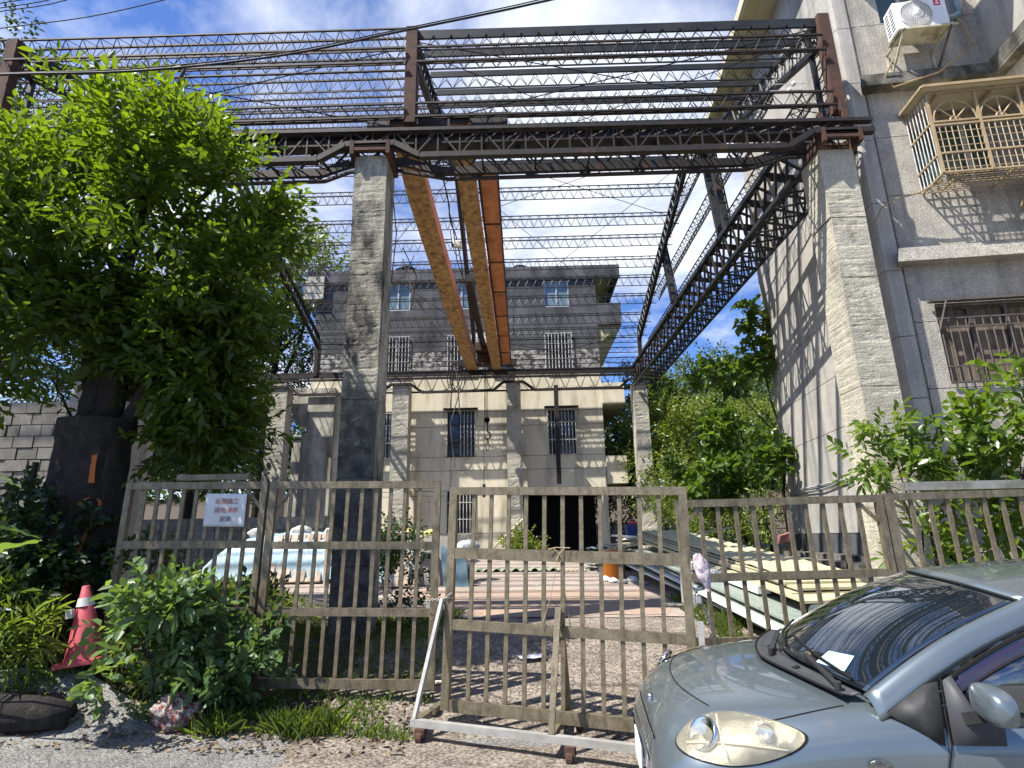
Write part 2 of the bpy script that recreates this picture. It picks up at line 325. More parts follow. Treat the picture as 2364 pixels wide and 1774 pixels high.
def sprays(centres, dirs, k=8, spacing=.045):
    """twigs with alternating leaves: returns leaf stalks, directions and twig index"""
    c = np.repeat(centres, k, 0); d = np.asarray(dirs, float); d = d/(np.linalg.norm(d, axis=1)[:, None]+1e-9); n = len(centres)
    side = np.cross(d, RNG.normal(size=(n, 3))); side /= np.linalg.norm(side, axis=1)[:, None]+1e-9
    D = np.repeat(d, k, 0); S = np.repeat(side, k, 0); j = np.tile(np.arange(k), n)[:, None]
    sg = np.where(j % 2 == 0, 1, -1)
    return c+D*j*spacing, D*.75+S*sg*(1.0-.07*j)+RNG.normal(size=c.shape)*.18, np.repeat(np.arange(n), k)
def crown_points(lobes, n, shell=.55, gap=0.0, gscale=1.2, up=.25):
    """points spread through ellipsoid lobes, thinned by noise so that clumps and gaps form"""
    from mathutils import noise
    w = np.array([l[3]*l[4]*l[5] for l in lobes])**(2/3); w /= w.sum(); P = []; D = []
    while len(P) < n:
        l = lobes[RNG.choice(len(lobes), p=w)]
        v = RNG.normal(size=3); v /= np.linalg.norm(v); r = shell+(1.04-shell)*RNG.random()**.6
        p = np.array(l[:3])+v*r*np.array(l[3:6])
        if gap and noise.noise(Vector(p*gscale)) < gap-.5: continue
        P.append(p); D.append(v+np.array([0, 0, up])+RNG.normal(size=3)*.35)
    return np.array(P), np.array(D)

# ------------------------------------------------------------------ ground sheets
def ground_sheet(name, x0, x1, y0, y1, nx, ny, off, m, amp=0.0, fs=3.0, edge=0.0):
    mb = MB()
    def fn(u, v):
        x = lerp(x0, x1, u); y = lerp(y0, y1, v)
        if edge:
            k = edge*nz(x*1.7, y*1.7, off*900); x += k*(1 if 0 < u < 1 else 1); y += edge*nz(y*1.3+9, x*1.9, off*700)
        return (x, y, G(x, y)+off+amp*nz(x*fs, y*fs, 3))
    mb.grid(fn, nx, ny); me = mb.mesh(name, m, True); fix_normals(me)
    if me.polygons[0].normal.z < 0: me.flip_normals()
    return tag(obj(name, me), kind='structure')
mb = MB()
xs = [-900, -200, -80, -45]+[x*1.0 for x in range(-30, 31)]+[45, 80, 200, 900]
ys = [-400, -80, -20]+[y*.5 for y in range(-10, 70)]+[40, 50, 60, 100, 300, 1200]
W = len(ys); vs = [(x, y, G(x, min(y, 60))-.02) for x in xs for y in ys]
mb.add(vs, [(i*W+j, (i+1)*W+j, (i+1)*W+j+1, i*W+j+1) for i in range(len(xs)-1) for j in range(W-1)])
structure('ground', mb, 'soil', True)
ground_sheet('road', -30, 30, -12, 5.55, 120, 70, .000, 'asphalt', .006, 2.2, .16)
ground_sheet('driveway', -1.9, 3.4, 4.55, 9.6, 60, 60, .010, 'tan_gravel', .008, 2.5, .22)
ground_sheet('yard_pavement', -8.6, 4.3, 8.9, 21.4, 60, 60, .020, 'yard_slab', .006, .8, .12)
ground_sheet('yard_patch', -2.2, 2.2, 9.0, 11.6, 30, 20, .026, 'yard_slab_patch', .004, 1.5, .2)
# ------------------------------------------------------------------ concrete columns
def rough_column(mb, x0, x1, y0, y1, z0, z1, dz=.03, amp=.005, bh=.11, seed=0, nf=7):
    offs = {}
    def disp(a, z, f):
        k = int((z+seed*.37)/bh); key = (k, f)
        if key not in offs:
            r = random.Random(k*31+f*7+seed*101); offs[key] = (r.uniform(-1, 1)*amp*.7)
        d = offs[key]+amp*nz(a*5+f*9, z*9, seed)
        fr = ((z+seed*.37)/bh) % 1
        if fr < .2: d -= amp*1.1*(1 if nz(a*3, k*3.3, f+seed) > -.15 else .2)
        if nz(a*6, z*14+f, seed+5) > .42: d -= amp*1.5
        return d
    nzs = max(2, int((z1-z0)/dz)); P = []
    cx, cy = (x0+x1)/2, (y0+y1)/2
    for f in range(4):
        c = [((x0, y0), (x1, y0), (0, -1)), ((x1, y0), (x1, y1), (1, 0)), ((x1, y1), (x0, y1), (0, 1)), ((x0, y1), (x0, y0), (-1, 0))][f]
        vs = []
        for i in range(nf+1):
            u = i/nf; x = lerp(c[0][0], c[1][0], u); y = lerp(c[0][1], c[1][1], u); e = 0 if i in (0, nf) else 1
            for j in range(nzs+1):
                z = lerp(z0, z1, j/nzs); d = disp(u, z, f) if e else amp*.5*nz(z*6, f, seed)
                vs.append((x+c[2][0]*d, y+c[2][1]*d, z))
        w = nzs+1
        mb.add(vs, [(i*w+j, (i+1)*w+j, (i+1)*w+j+1, i*w+j+1) for i in range(nf) for j in range(nzs)])
    mb.add([(x0, y0, z1), (x1, y0, z1), (x1, y1, z1), (x0, y1, z1)], [(0, 1, 2, 3)])
    return mb
c1 = empty('concrete_column', 'tall grey board-marked concrete column with a darker foot behind the middle fence panel', 'column', (-2.165, 7.76, 0), 'front concrete columns')
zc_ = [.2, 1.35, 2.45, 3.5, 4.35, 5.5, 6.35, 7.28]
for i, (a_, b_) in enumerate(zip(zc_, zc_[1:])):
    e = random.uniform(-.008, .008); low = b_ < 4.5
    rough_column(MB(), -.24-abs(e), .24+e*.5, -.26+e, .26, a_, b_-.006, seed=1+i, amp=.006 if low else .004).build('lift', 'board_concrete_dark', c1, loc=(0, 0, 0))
c2 = empty('concrete_column', 'tall pale concrete column standing against the grey building on the right', 'column', (4.86, 7.88, 0), 'front concrete columns')
zc_ = [.1, 1.1, 1.95, 2.8, 3.55, 4.5, 5.15, 6.1, 7.25]
for i, (a_, b_) in enumerate(zip(zc_, zc_[1:])):
    e = random.uniform(-.01, .006)
    rough_column(MB(), -.26+e, .25, -.28-abs(e), .26, a_, b_-.007, seed=21+i, amp=.0025 if b_ < 3.6 else .0035).build('lift', 'board_concrete', c2)
FC = [(-9.15, .34, 7.5, 'leftmost far concrete column, half in front of the dark gap beside the pale house'),
      (-4.5, .31, 7.42, 'far concrete column just right of the big near column'),
      (-.25, .27, 7.33, 'far concrete column in the middle below the crane end'),
      (4.50, .26, 7.22, 'rightmost far concrete column beside the green shrubs')]
for i, (x, w, zt, lb) in enumerate(FC):
    o = rough_column(MB(), -w, w, -.3, .3, 0, zt-1.0, dz=.06, seed=10+i, amp=.006, bh=.16, nf=5).build('concrete_column', 'far_concrete', None, loc=(x, 21.3, 1.0))
    tag(o, lb, 'column', 'far concrete columns')

# ------------------------------------------------------------------ crane runways
def lattice(mb, a, b, h, n, r=.012, chord=.03, verticals=True, hv=(0, 0, 1), zig=True, ch2=None, sides=3):
    """flat lattice from a to b (lower chord) with depth vector h*hv"""
    a = Vector(a); b = Vector(b); H = Vector(hv)*h
    if chord: mb.bar(a, b, chord); mb.bar(a+H, b+H, ch2 or chord)
    for i in range(n):
        p = a.lerp(b, i/n); q = a.lerp(b, (i+1)/n); m = a.lerp(b, (i+.5)/n)
        if zig: mb.rod(p+H, m, r, sides); mb.rod(m, q+H, r, sides)
        else:
            (mb.rod(p, q+H, r, sides) if i % 2 else mb.rod(p+H, q, r, sides))
        if verticals: mb.rod(q, q+H, r, sides)
rw = empty('crane_runway', 'dark rusty lattice crane runway resting on the two near concrete columns', 'crane runway', (0, 7.7, 7.3), 'crane runways')
def rwp(mb, name, m): return mb.build(name, m, rw)
def haunch(mb, segs, y, w, h, o=(0, 7.7, 7.3)):
    for (xa, za), (xb, zb) in zip(segs, segs[1:]): mb.bar((xa-o[0], y-o[1], za-o[2]), (xb-o[0], y-o[1], zb-o[2]), w, h)
XL, XR = -9.4, 5.35
fr = [(XL, 7.18), (-2.95, 7.18), (-2.55, 7.42), (-1.80, 7.42), (-1.42, 7.20), (4.05, 7.18), (4.45, 7.42), (XR, 7.42)]
mb = MB(); haunch(mb, fr, 7.42, .10, .085); rwp(mb, 'bottom_chord', 'steel_dark')
mb = MB(); haunch(mb, [(XL, 7.71), (XR, 7.60)], 7.42, .10, .055); rwp(mb, 'top_chord', 'steel_dark')
def frz(x, pts):
    for (xa, za), (xb, zb) in zip(pts, pts[1:]):
        if xa <= x <= xb: return lerp(za, zb, (x-xa)/(xb-xa))
    return pts[-1][1]
mb = MB(); x = XL; k = 0
while x < XR-.3:
    x2 = x+.33; zt = 7.71-(x-XL)*.0075
    mb.bar((x, -.28, frz(x, fr)-7.3), (x, -.28, zt-7.3), .022)
    if k % 2: mb.bar((x, -.28, zt-7.3), (x2, -.28, frz(x2, fr)-7.3), .022)
    else: mb.bar((x, -.28, frz(x, fr)-7.3), (x2, -.28, zt-7.3), .022)
    mb.rod((x, -.28, frz(x, fr)-7.3), (x2, .18, frz(x2, fr)-7.3-.02), .014); mb.rod((x2, -.28, zt-7.3), (x, .12, 7.74-7.3), .012)
    x = x2; k += 1
rwp(mb, 'lattice', 'steel_dark')
mb = MB(); mb.box(XL, XR, .02, .26, 7.86-7.3, 7.90-7.3); mb.box(XL, XR, .12, .16, 7.70-7.3, 7.86-7.3); mb.box(XL, XR, .04, .24, 7.67-7.3, 7.70-7.3); mb.box(XL, XR, .115, .165, 7.90-7.3, 7.945-7.3)
rwp(mb, 'rail_beam', 'steel_dark')
bk = [(XL, 7.28), (-3.05, 7.28), (-2.6, 7.44), (-1.75, 7.44), (-1.15, 7.25), (3.75, 7.27), (4.3, 7.44), (XR, 7.44)]
mb = MB(); haunch(mb, bk, 7.88, .07, .13); rwp(mb, 'lower_plate', 'steel_dark')
lw = [(XL, 7.13), (-3.0, 7.13), (-2.6, 7.29), (-2.45, 7.3)]; lw2 = [(-1.9, 7.3), (-1.05, 7.11), (3.6, 7.13), (4.25, 7.33), (4.5, 7.34)]
mb = MB(); haunch(mb, lw, 7.88, .06, .035); haunch(mb, lw2, 7.88, .06, .035)
for i in range(16):
    xc = -9.1+i*.85
    if -3.0 < xc < -1.2 or xc > 3.7: continue
    for s in (-1, 1): mb.bar((xc, .18, 7.13-7.3), (xc+s*.13, .18, 7.23-7.3), .035)
rwp(mb, 'lower_angle', 'steel_dark')
mb = MB(); x = XL; k = 0
while x < XR-.3:
    x2 = x+.27
    if k % 2: mb.bar((x, .18, 7.67-7.3), (x2, .18, frz(x2, bk)-7.3), .03)
    else: mb.bar((x, .18, frz(x, bk)-7.3), (x2, .18, 7.67-7.3), .03)
    if k % 3 == 0: mb.bar((x, -.26, frz(x, fr)-7.3), (x, .2, frz(x, bk)-7.3), .03); mb.bar((x, -.26, 7.66-7.3), (x, .2, 7.72-7.3), .025)
    x = x2; k += 1
rwp(mb, 'rear_lattice', 'steel_dark')
for xc in (-2.165, 4.86):
    mb = MB()
    for y0 in (-.33, -.02): mb.box(xc-.29, xc+.29, y0, y0+.05, -.0, .05); mb.box(xc-.29, xc+.29, y0, y0+.05, .08, .12)
    for sx in (-.30, .24):
        mb.box(xc+sx, xc+sx+.06, -.335, .30, -.06, .17)
    if xc > 0: mb.box(4.98, 5.06, -.25, -.17, .12, .75); mb.box(4.62, 4.68, -.24, -.16, .17, .5)
    rwp(mb, 'column_seat', 'steel_rust')

rw2 = empty('crane_runway', 'dark lattice crane runway across the far row of concrete columns', 'crane runway', (0, 21.2, 7.2), 'crane runways')
XL2, XR2 = -12, 4.95
cols = [c[0] for c in FC]
fp = [(XL2, 7.12)]
for c in cols:
    fp += [(c-.75, 7.05), (c-.38, 7.36), (c+.38, 7.36), (c+.8, 7.03)]
fp = [p for p in fp if p[0] < XR2]+[(XR2, 7.3)]
mb = MB()
for (xa, za), (xb, zb) in zip(fp, fp[1:]): mb.bar((xa, -.2, za-7.2), (xb, -.2, zb-7.2), .1, .09)
mb.build('bottom_chord', 'steel_dark', rw2)
mb = MB(); mb.bar((XL2, -.2, .56), (XR2, -.2, .50), .12, .15); mb.bar((XL2, -.2, .68), (XR2, -.2, .62), .07, .05); mb.build('rail_beam', 'steel_dark', rw2)
mb = MB(); mb.bar((XL2, .35, .56), (XR2, .35, .50), .08, .08); mb.bar((XL2, .35, 0), (XR2, .35, -.05), .06, .06); mb.build('rear_chord', 'steel_dark', rw2)
mb = MB(); x = XL2; k = 0
while x < XR2-.3:
    x2 = x+.28; za = frz(x, fp)-7.2; zb = frz(x2, fp)-7.2
    mb.rod((x, -.2, za), (x2, -.2, .5), .018) if k % 2 else mb.rod((x, -.2, .5), (x2, -.2, zb), .018)
    mb.rod((x, -.2, za), (x2, .35, 0 if k % 2 else .1), .014); x = x2; k += 1
mb.build('lattice', 'steel_dark', rw2)

# ------------------------------------------------------------------ roof frame: posts, rafters, purlins, girts, rods
rf = empty('roof_frame', 'open dark steel roof frame of thin lattice purlins high above the yard', 'roof frame', (0, 14.3, 7.5))
O = Vector((0, 14.3, 7.5))
def P(x, y, z): return Vector((x, y, z))-O
FX = {'l': (-8.2, -7.75), 'c': (-1.62, -1.72), 'r': (5.02, 4.62)}
def fx(k, y): return lerp(FX[k][0], FX[k][1], (y-7.6)/13.4)
def rz(y): return 9.72+.355*(y-7.6) if y < 14.3 else 12.10-.408*(y-14.3)
for k in 'lcr':
    xa = fx(k, 7.6)
    m = MB(); m.box(xa-.09, xa+.09, 7.6-.08-14.3, 7.6+.08-14.3, .40, 2.24)
    m.build('post', 'steel_rust', rf)
    m = MB(); m.bar(P(xa, 8.0, 7.9), P(xa, 8.02, 9.75), .07); m.bar(P(xa, 7.66, 9.66), P(xa, 8.05, 9.86), .05)
    for i in range(7):
        m.rod(P(xa, 7.66, 7.9+i*.25), P(xa, 8.0, 8.02+i*.25), .014); m.rod(P(xa, 8.0, 8.02+i*.25), P(xa, 7.66, 8.15+i*.25), .014)
    m.build('rear_post', 'steel_grey', rf)
    # rafter: two chords with a lattice, over the ridge and down to the far runway
    for ya, yb, nm in ((7.62, 14.3, 'rafter'), (14.3, 20.9, 'rafter')):
        m = MB(); A = P(fx(k, ya), ya, rz(ya)-.06); B = P(fx(k, yb), yb, rz(yb)-.06); dn = Vector((0, 0, -.42))
        m.bar(A, B, .11, .075); m.bar(A+dn, B+dn, .11, .085)
        n = 26
        for i in range(n):
            p = A.lerp(B, i/n); q = A.lerp(B, (i+1)/n); mm = A.lerp(B, (i+.5)/n)
            for s in (-.04, .04):
                e = Vector((s, 0, 0)); m.rod(p+e, mm+dn+e, .013); m.rod(mm+dn+e, q+e, .013)
        m.build(nm, 'steel_grey', rf)
    m = MB(); xb = fx(k, 20.9); m.bar(P(xb, 20.9, 9.36), P(xb-.02, 20.95, 7.75), .13, .1); m.bar(P(xb, 21.2, 9.1), P(xb, 21.25, 7.75), .06)
    for i in range(6): m.rod(P(xb, 20.95, 7.8+i*.25), P(xb, 21.2, 7.9+i*.25), .014); m.rod(P(xb, 21.2, 7.9+i*.25), P(xb, 20.95, 8.05+i*.25), .014)
    m.build('far_post', 'steel_dark', rf)
YP = [7.62, 8.30, 9.08, 9.80, 10.41, 11.08, 11.6, 12.4, 13.3, 14.25, 15.15, 16.1, 16.9, 17.7, 18.5, 19.32, 20.2, 20.9]
def purlin_mb(xa, xb, y, z, channel, n):
    m = MB(); L = xb-xa; cd_ = .17 if y < 8 else .12
    if channel: m.bar(P(xa, y, z-cd_/2), P(xb, y, z-cd_/2), .035, cd_); m.bar(P(xa, y+.05, z-.01), P(xb, y+.05, z-.01), .10, .012)
    else: m.bar(P(xa, y-.06, z), P(xb, y-.06, z), .03, .022); m.bar(P(xa, y+.12, z-.01), P(xb, y+.12, z-.01), .035, .03)
    zb = z-.36; m.bar(P(xa, y+.02, zb), P(xb, y+.02, zb), .022, .022); zt = z-.12 if channel else z
    for i in range(n):
        a = xa+L*i/n; c = xa+L*(i+.5)/n; b = xa+L*(i+1)/n
        for yy in ((y-.03, y+.07) if channel else (y-.06, y+.12)):
            m.rod(P(a, yy, zt), P(c, y+.02, zb), .0075); m.rod(P(c, y+.02, zb), P(b, yy, zt), .0075)
        if not channel: m.rod(P(a, y-.06, z), P(c, y+.12, z), .006)
    return m
for y in YP:
    z = rz(y)+.02; cr, cc, cl = fx('r', y), fx('c', y), fx('l', y); ch = y < 14.5
    j = random.uniform(-.03, .03)
    ov = .3 if y > 14.3 else 0
    purlin_mb(cc+.06, cr+ov, y, z+j, ch, 23).build('purlin', 'steel_grey', rf)
    purlin_mb(cl, cc-.06, y, z+j, False, 23).build('purlin', 'steel_dark', rf)
    if y < 12: purlin_mb(cl-4.2, cl, y, z, False, 14).build('purlin', 'steel_dark', rf)
# girts in the near wall plane and end wall
for zt, dz in ((9.27, .30), (8.20, .26)):
    for a, b in ((fx('l', 7.5), fx('c', 7.5)-.1), (fx('c', 7.5)+.1, fx('r', 7.5)-.1)):
        m = MB(); y = 7.48; n = 20
        m.bar(P(a, y, zt), P(b, y, zt), .03, .03); m.bar(P(a, y-.02, zt-dz), P(b, y-.02, zt-dz), .03, .03); m.bar(P(a, y+.18, zt-dz*.5), P(b, y+.18, zt-dz*.5), .025, .02)
        for i in range(n):
            u = a+(b-a)*i/n; w = a+(b-a)*(i+.5)/n; v = a+(b-a)*(i+1)/n
            m.rod(P(u, y, zt), P(w, y-.02, zt-dz), .0075); m.rod(P(w, y-.02, zt-dz), P(v, y, zt), .0075)
            m.rod(P(u, y, zt), P(w, y+.18, zt-dz*.5), .006); m.rod(P(w, y+.18, zt-dz*.5), P(v, y, zt-dz), .006)
        m.build('girt', 'steel_dark', rf)
for zt in (9.02, 8.62, 8.22):
    for a, b in ((-7.7, -1.8), (-1.65, 4.6)):
        m = MB(); y = 20.98; n = 22; dz = .2
        m.bar(P(a, y, zt), P(b, y, zt), .035, .03); m.bar(P(a, y, zt-dz), P(b, y, zt-dz), .025, .025)
        for i in range(n):
            u = a+(b-a)*i/n; w = a+(b-a)*(i+.5)/n; v = a+(b-a)*(i+1)/n
            m.rod(P(u, y, zt), P(w, y, zt-dz), .0085); m.rod(P(w, y, zt-dz), P(v, y, zt), .0085)
        m.build('far_girt', 'steel_dark', rf)
def ygirt(x, z, ya, yb, n, r=.0085, w=.24):
    m = MB(); A = P(x, ya, z); B = P(x, yb, z); i_ = Vector((-w, 0, -.06)); dn = Vector((-w*.4, 0, -.30))
    for e in (Vector((0, 0, 0)), i_, dn): m.bar(A+e, B+e, .024)
    for i in range(n):
        p = A.lerp(B, i/n); c = A.lerp(B, (i+.5)/n); q = A.lerp(B, (i+1)/n)
        m.rod(p, c+dn, r); m.rod(c+dn, q, r); m.rod(p+i_, c+dn, r); m.rod(c+dn, q+i_, r); m.rod(p, c+i_, r)
    m.build('side_girt', 'steel_grey', rf)
ygirt(5.0, 11.2, 12.6, 16.9, 20); ygirt(5.05, 9.95, 9.3, 18.9, 44); ygirt(5.1, 8.85, 8.2, 20.6, 56)
for (ya, za_, yb, zb_) in ((17.4, 11.0, 16.8, 8.7), (17.5, 11.0, 16.95, 8.7), (13.0, 11.6, 12.5, 8.5), (12.5, 11.4, 12.1, 8.5)):
    m = MB(); m.bar(P(4.85, ya, za_), P(4.9, yb, zb_), .15, .12); m.bar(P(4.98, ya, za_), P(5.03, yb, zb_), .03, .03)
    A = P(4.9, ya, za_); B = P(4.95, yb, zb_)
    for i in range(12): m.rod(A.lerp(B, i/12), A.lerp(B, (i+1)/12)+Vector((.1, .05, 0)), .01)
    m.build('strut', 'steel_grey', rf)
rodpts = [((-1.6, 7.7, 7.95), (4.9, 7.7, 9.6)), ((-1.6, 7.7, 9.6), (4.9, 7.7, 7.95)), ((-8, 7.7, 7.9), (-1.7, 7.7, 9.5)), ((-8, 7.7, 9.5), (-1.7, 7.7, 7.9)),
          ((-1.65, 12.4, 11.2), (4.8, 16, 11.2)), ((-1.65, 16, 11.3), (4.8, 12.4, 11.3)), ((-1.7, 14.5, 11.9), (4.65, 20.8, 9.3)), ((-1.7, 20.8, 9.3), (4.7, 14.5, 11.9)),
          ((-7.8, 14.5, 11.9), (-1.75, 20.8, 9.3)), ((-7.8, 20.8, 9.3), (-1.75, 14.5, 11.9)), ((-1.6, 8, 9.7), (4.85, 14, 11.8)), ((-1.6, 14, 11.8), (4.9, 8, 9.7)),
          ((-1.75, 21, 9.2), (4.6, 21, 7.8)), ((-1.75, 21, 7.8), (4.6, 21, 9.2)), ((-7.8, 21, 9.2), (-1.75, 21, 7.8))]
for a, b in rodpts: MB().rod(P(*a), P(*b), .011, 4).build('tie_rod', 'wire_black', rf)
# side girder along the right edge
sg = empty('side_girder', 'heavy dark lattice girder running along the right side from near column to far column', 'girder', (4.8, 14.3, 7.5))
def S(x, y, z): return Vector((x-4.8, y-14.3, z-7.5))
YA, YB = 8.15, 20.9
for x, z, w in ((4.45, 7.12, .075), (5.15, 7.12, .055), (4.45, 7.85, .10), (5.15, 7.85, .07), (4.8, 7.5, .05)):
    MB().bar(S(x, YA, z), S(x-.15, YB, z), w, w).build('chord', 'steel_grey', sg)
n = 30
for side in ('inner_web', 'outer_web', 'bottom_web', 'top_web'):
    m = MB()
    for i in range(n):
        ya = lerp(YA, YB, i/n); yb = lerp(YA, YB, (i+1)/n); ym = (ya+yb)/2; xo = -.15*i/n
        if side == 'inner_web': m.bar(S(4.45+xo, ya, 7.85), S(4.45+xo, ym, 7.12), .045, .02); m.bar(S(4.45+xo, ym, 7.12), S(4.45+xo, yb, 7.85), .045, .02)
        elif side == 'outer_web': m.bar(S(5.15+xo, ya, 7.85), S(5.15+xo, ym, 7.12), .035, .02); m.bar(S(5.15+xo, ym, 7.12), S(5.15+xo, yb, 7.85), .035, .02); m.bar(S(5.15+xo, ya, 7.85), S(5.15+xo, ya, 7.12), .03)
        elif side == 'bottom_web': m.bar(S(4.45+xo, ya, 7.12), S(5.15+xo, ym, 7.12), .06, .02); m.bar(S(5.15+xo, ym, 7.12), S(4.45+xo, yb, 7.12), .05, .02)
        else:
            if i % 2 == 0: m.hexa([S(4.5+xo, ya, 7.83), S(5.1+xo, ya+.12, 7.83), S(5.1+xo, ya+.35, 7.83), S(4.5+xo, ya+.22, 7.83), S(4.5+xo, ya, 7.85), S(5.1+xo, ya+.12, 7.85), S(5.1+xo, ya+.35, 7.85), S(4.5+xo, ya+.22, 7.85)])
            m.bar(S(4.45+xo, ya, 7.84), S(5.15+xo, yb, 7.84), .04)
    m.build(side, 'steel_grey' if side != 'inner_web' else 'steel_dark', sg)

# ------------------------------------------------------------------ overhead crane
cr = empty('overhead_crane', 'rusty orange double-girder overhead crane spanning between the two runways', 'crane', (-1.2, 14.3, 7.7))
def Q(x, y, z): return Vector((x+1.2, y-14.3, z-7.7))
def girder(x0, x1, zs, zt):
    prof = [(7.75, .30), (8.25, .18), (9.3, .0), (11, -.04), (14.3, -.05), (18.2, -.03), (19.8, .06), (21.0, .12)]
    m = MB(); mi = 0
    for (ya, da), (yb, db) in zip(prof, prof[1:]):
        p = [Q(x0, ya, zs+da), Q(x1, ya, zs+da), Q(x1, yb, zs+db), Q(x0, yb, zs+db), Q(x0, ya, zt), Q(x1, ya, zt), Q(x1, yb, zt), Q(x0, yb, zt)]
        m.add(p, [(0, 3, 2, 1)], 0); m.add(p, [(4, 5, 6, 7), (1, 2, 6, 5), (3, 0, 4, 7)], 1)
        e = .035; m.add([Q(x1, ya, zs+da), Q(x1+e, ya, zs+da), Q(x1+e, yb, zs+db), Q(x1, yb, zs+db), Q(x1, ya, zs+da+.015), Q(x1+e, ya, zs+da+.015), Q(x1+e, yb, zs+db+.015), Q(x1, yb, zs+db+.015)],
              [(0, 3, 2, 1), (4, 5, 6, 7), (0, 1, 5, 4), (1, 2, 6, 5), (2, 3, 7, 6), (3, 0, 4, 7)], 0)
    p0 = [Q(x0, 7.75, zs+.42), Q(x1, 7.75, zs+.42), Q(x1, 7.75, zt), Q(x0, 7.75, zt)]; m.add(p0, [(0, 1, 2, 3)], 1)
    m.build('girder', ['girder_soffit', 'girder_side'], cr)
girder(-1.98, -1.62, 7.72, 8.16); girder(-1.02, -.72, 7.72, 8.16)
yy = 9.05
while yy < 20.6:
    y2 = min(yy+1.72, 20.7); m = MB()
    xa, xb = -.68, -.33
    m.grid(lambda u, v: Q(lerp(xa, xb, u), lerp(yy+.01, y2-.01, v), 8.0+.05*math.sin(math.pi*v)**.5), 1, 10)
    m.add([Q(xb, yy+.01, 8.0), Q(xb, y2-.01, 8.0), Q(xb, y2-.01, 8.42), Q(xb, yy+.01, 8.42)], [(0, 1, 2, 3)])
    r_ = MB(); r_.box(*(v for v in (xa+1.2-.0, xb+1.2, yy-14.3-.035, yy-14.3+.005, 7.985-7.7, 8.07-7.7))); r_.build('plate_rib', 'steel_rust', cr)
    m.build('walkway_plate', 'walkway_plate', cr); yy = y2
m = MB(); m.bar(Q(-.31, 9, 8.0), Q(-.31, 20.8, 8.0), .03, .06); m.bar(Q(-.66, 9, 7.98), Q(-.66, 20.8, 7.98), .04, .05); m.build('walkway_edge', 'steel_dark', cr)
for y0 in (7.88, 21.0):
    m = MB(); m.bar(Q(-2.35, y0, 8.12), Q(-.1, y0, 8.12), .2, .26)
    for x in (-2.2, -.35): m.rod(Q(x, y0-.05, 8.04), Q(x, y0+.05, 8.04), .10, 14)
    m.build('end_truck', 'steel_dark', cr)
m = MB(); m.bar(Q(-1.5, 20.2, 8.0), Q(-1.05, 20.2, 8.0), .5, .25); m.rod(Q(-1.5, 20.1, 8.0), Q(-1.1, 20.1, 8.0), .16, 12); m.bar(Q(-1.55, 19.9, 8.35), Q(-1.0, 19.9, 8.35), .55, .3); m.bar(Q(-1.35, 20, 7.8), Q(-1.1, 20, 7.8), .15, .1)
m.build('hoist_trolley', 'steel_rust', cr)
m = MB(); m.bar(Q(-1.28, 14, 8.35), Q(-1.28, 20.5, 8.35), .16, .2); m.build('bus_duct', 'steel_dark', cr)
m = MB()
for dx in (-.10, -.04, .03): m.rod(Q(-1.2+dx, 20.2, 8.0), Q(-1.2+dx*.5, 20.35, 5.85), .010)
m.tube([Q(-1.25, 20.3, 7.8), Q(-1.32, 20.3, 5), Q(-1.33, 20.3, 3.4)], .012, 4)
m.build('hoist_rope', 'wire_black', cr)
m = MB(); m.box(*[v for v in (-.09, .07)], 6.0, 6.12, 5.7-7.7, 5.85-7.7)
m.rod(Q(-1.2, 20.3, 5.8), Q(-1.2, 20.42, 5.8), .10, 10); m.rod(Q(-1.2, 20.36, 5.72), Q(-1.2, 20.36, 5.45), .035, 6)
pts = [Q(-1.2, 20.36, 5.45)]+[Q(-1.2+.12*math.sin(a), 20.36, 5.32-.13*math.cos(a)*-1-.1) for a in np.linspace(0, 4.4, 9)]; m.tube(pts, .028, 5)
m.tube([Q(-1.2+.06*math.sin(a), 20.36, 4.85-.18*math.cos(a)) for a in np.linspace(0, 6.28, 11)], .014, 4)
m.tube([Q(-1.2, 20.36, 5.15), Q(-1.18, 20.36, 5.0), Q(-1.2, 20.36, 4.9)], .02, 4)
m.build('hook', 'steel_dark', cr)
m = MB(); m.box(-.18, -.08, 6.0, 6.08, 3.05-7.7, 3.5-7.7); m.build('pendant_switch', 'steel_dark', cr)
def sagging(a, b, sag, n=14, jit=0):
    a = Vector(a); b = Vector(b); return [a.lerp(b, i/n)+Vector((random.uniform(-jit, jit), random.uniform(-jit, jit), random.uniform(-jit, jit)-sag*4*(i/n)*(1-i/n))) for i in range(n+1)]
m = MB(); m.tube(sagging(Q(-1.3, 8.4, 7.95), Q(-1.28, 20, 8.1), .22, 40, .03), .013, 4); m.tube(sagging(Q(-1.25, 8.2, 8.0), Q(-1.33, 12.4, 7.65), .1, 10, .02), .010, 4)
m.tube(sagging(Q(-1.36, 10.6, 7.8), Q(-1.2, 11.2, 7.7), .35, 10), .008, 4); m.build('feed_cable', 'wire_black', cr)
mb = MB(); p = Q(-1.27, 10.95, 7.72); mb.hexa([p+Vector(v) for v in ((-.11, -.02, -.1), (.10, -.05, -.16), (.12, .06, -.14), (-.09, .08, -.09), (-.09, -.02, .06), (.06, -.05, .0), (.08, .06, .02), (-.07, .08, .08))]); mb.build('junction_box', 'alu_frame', cr)

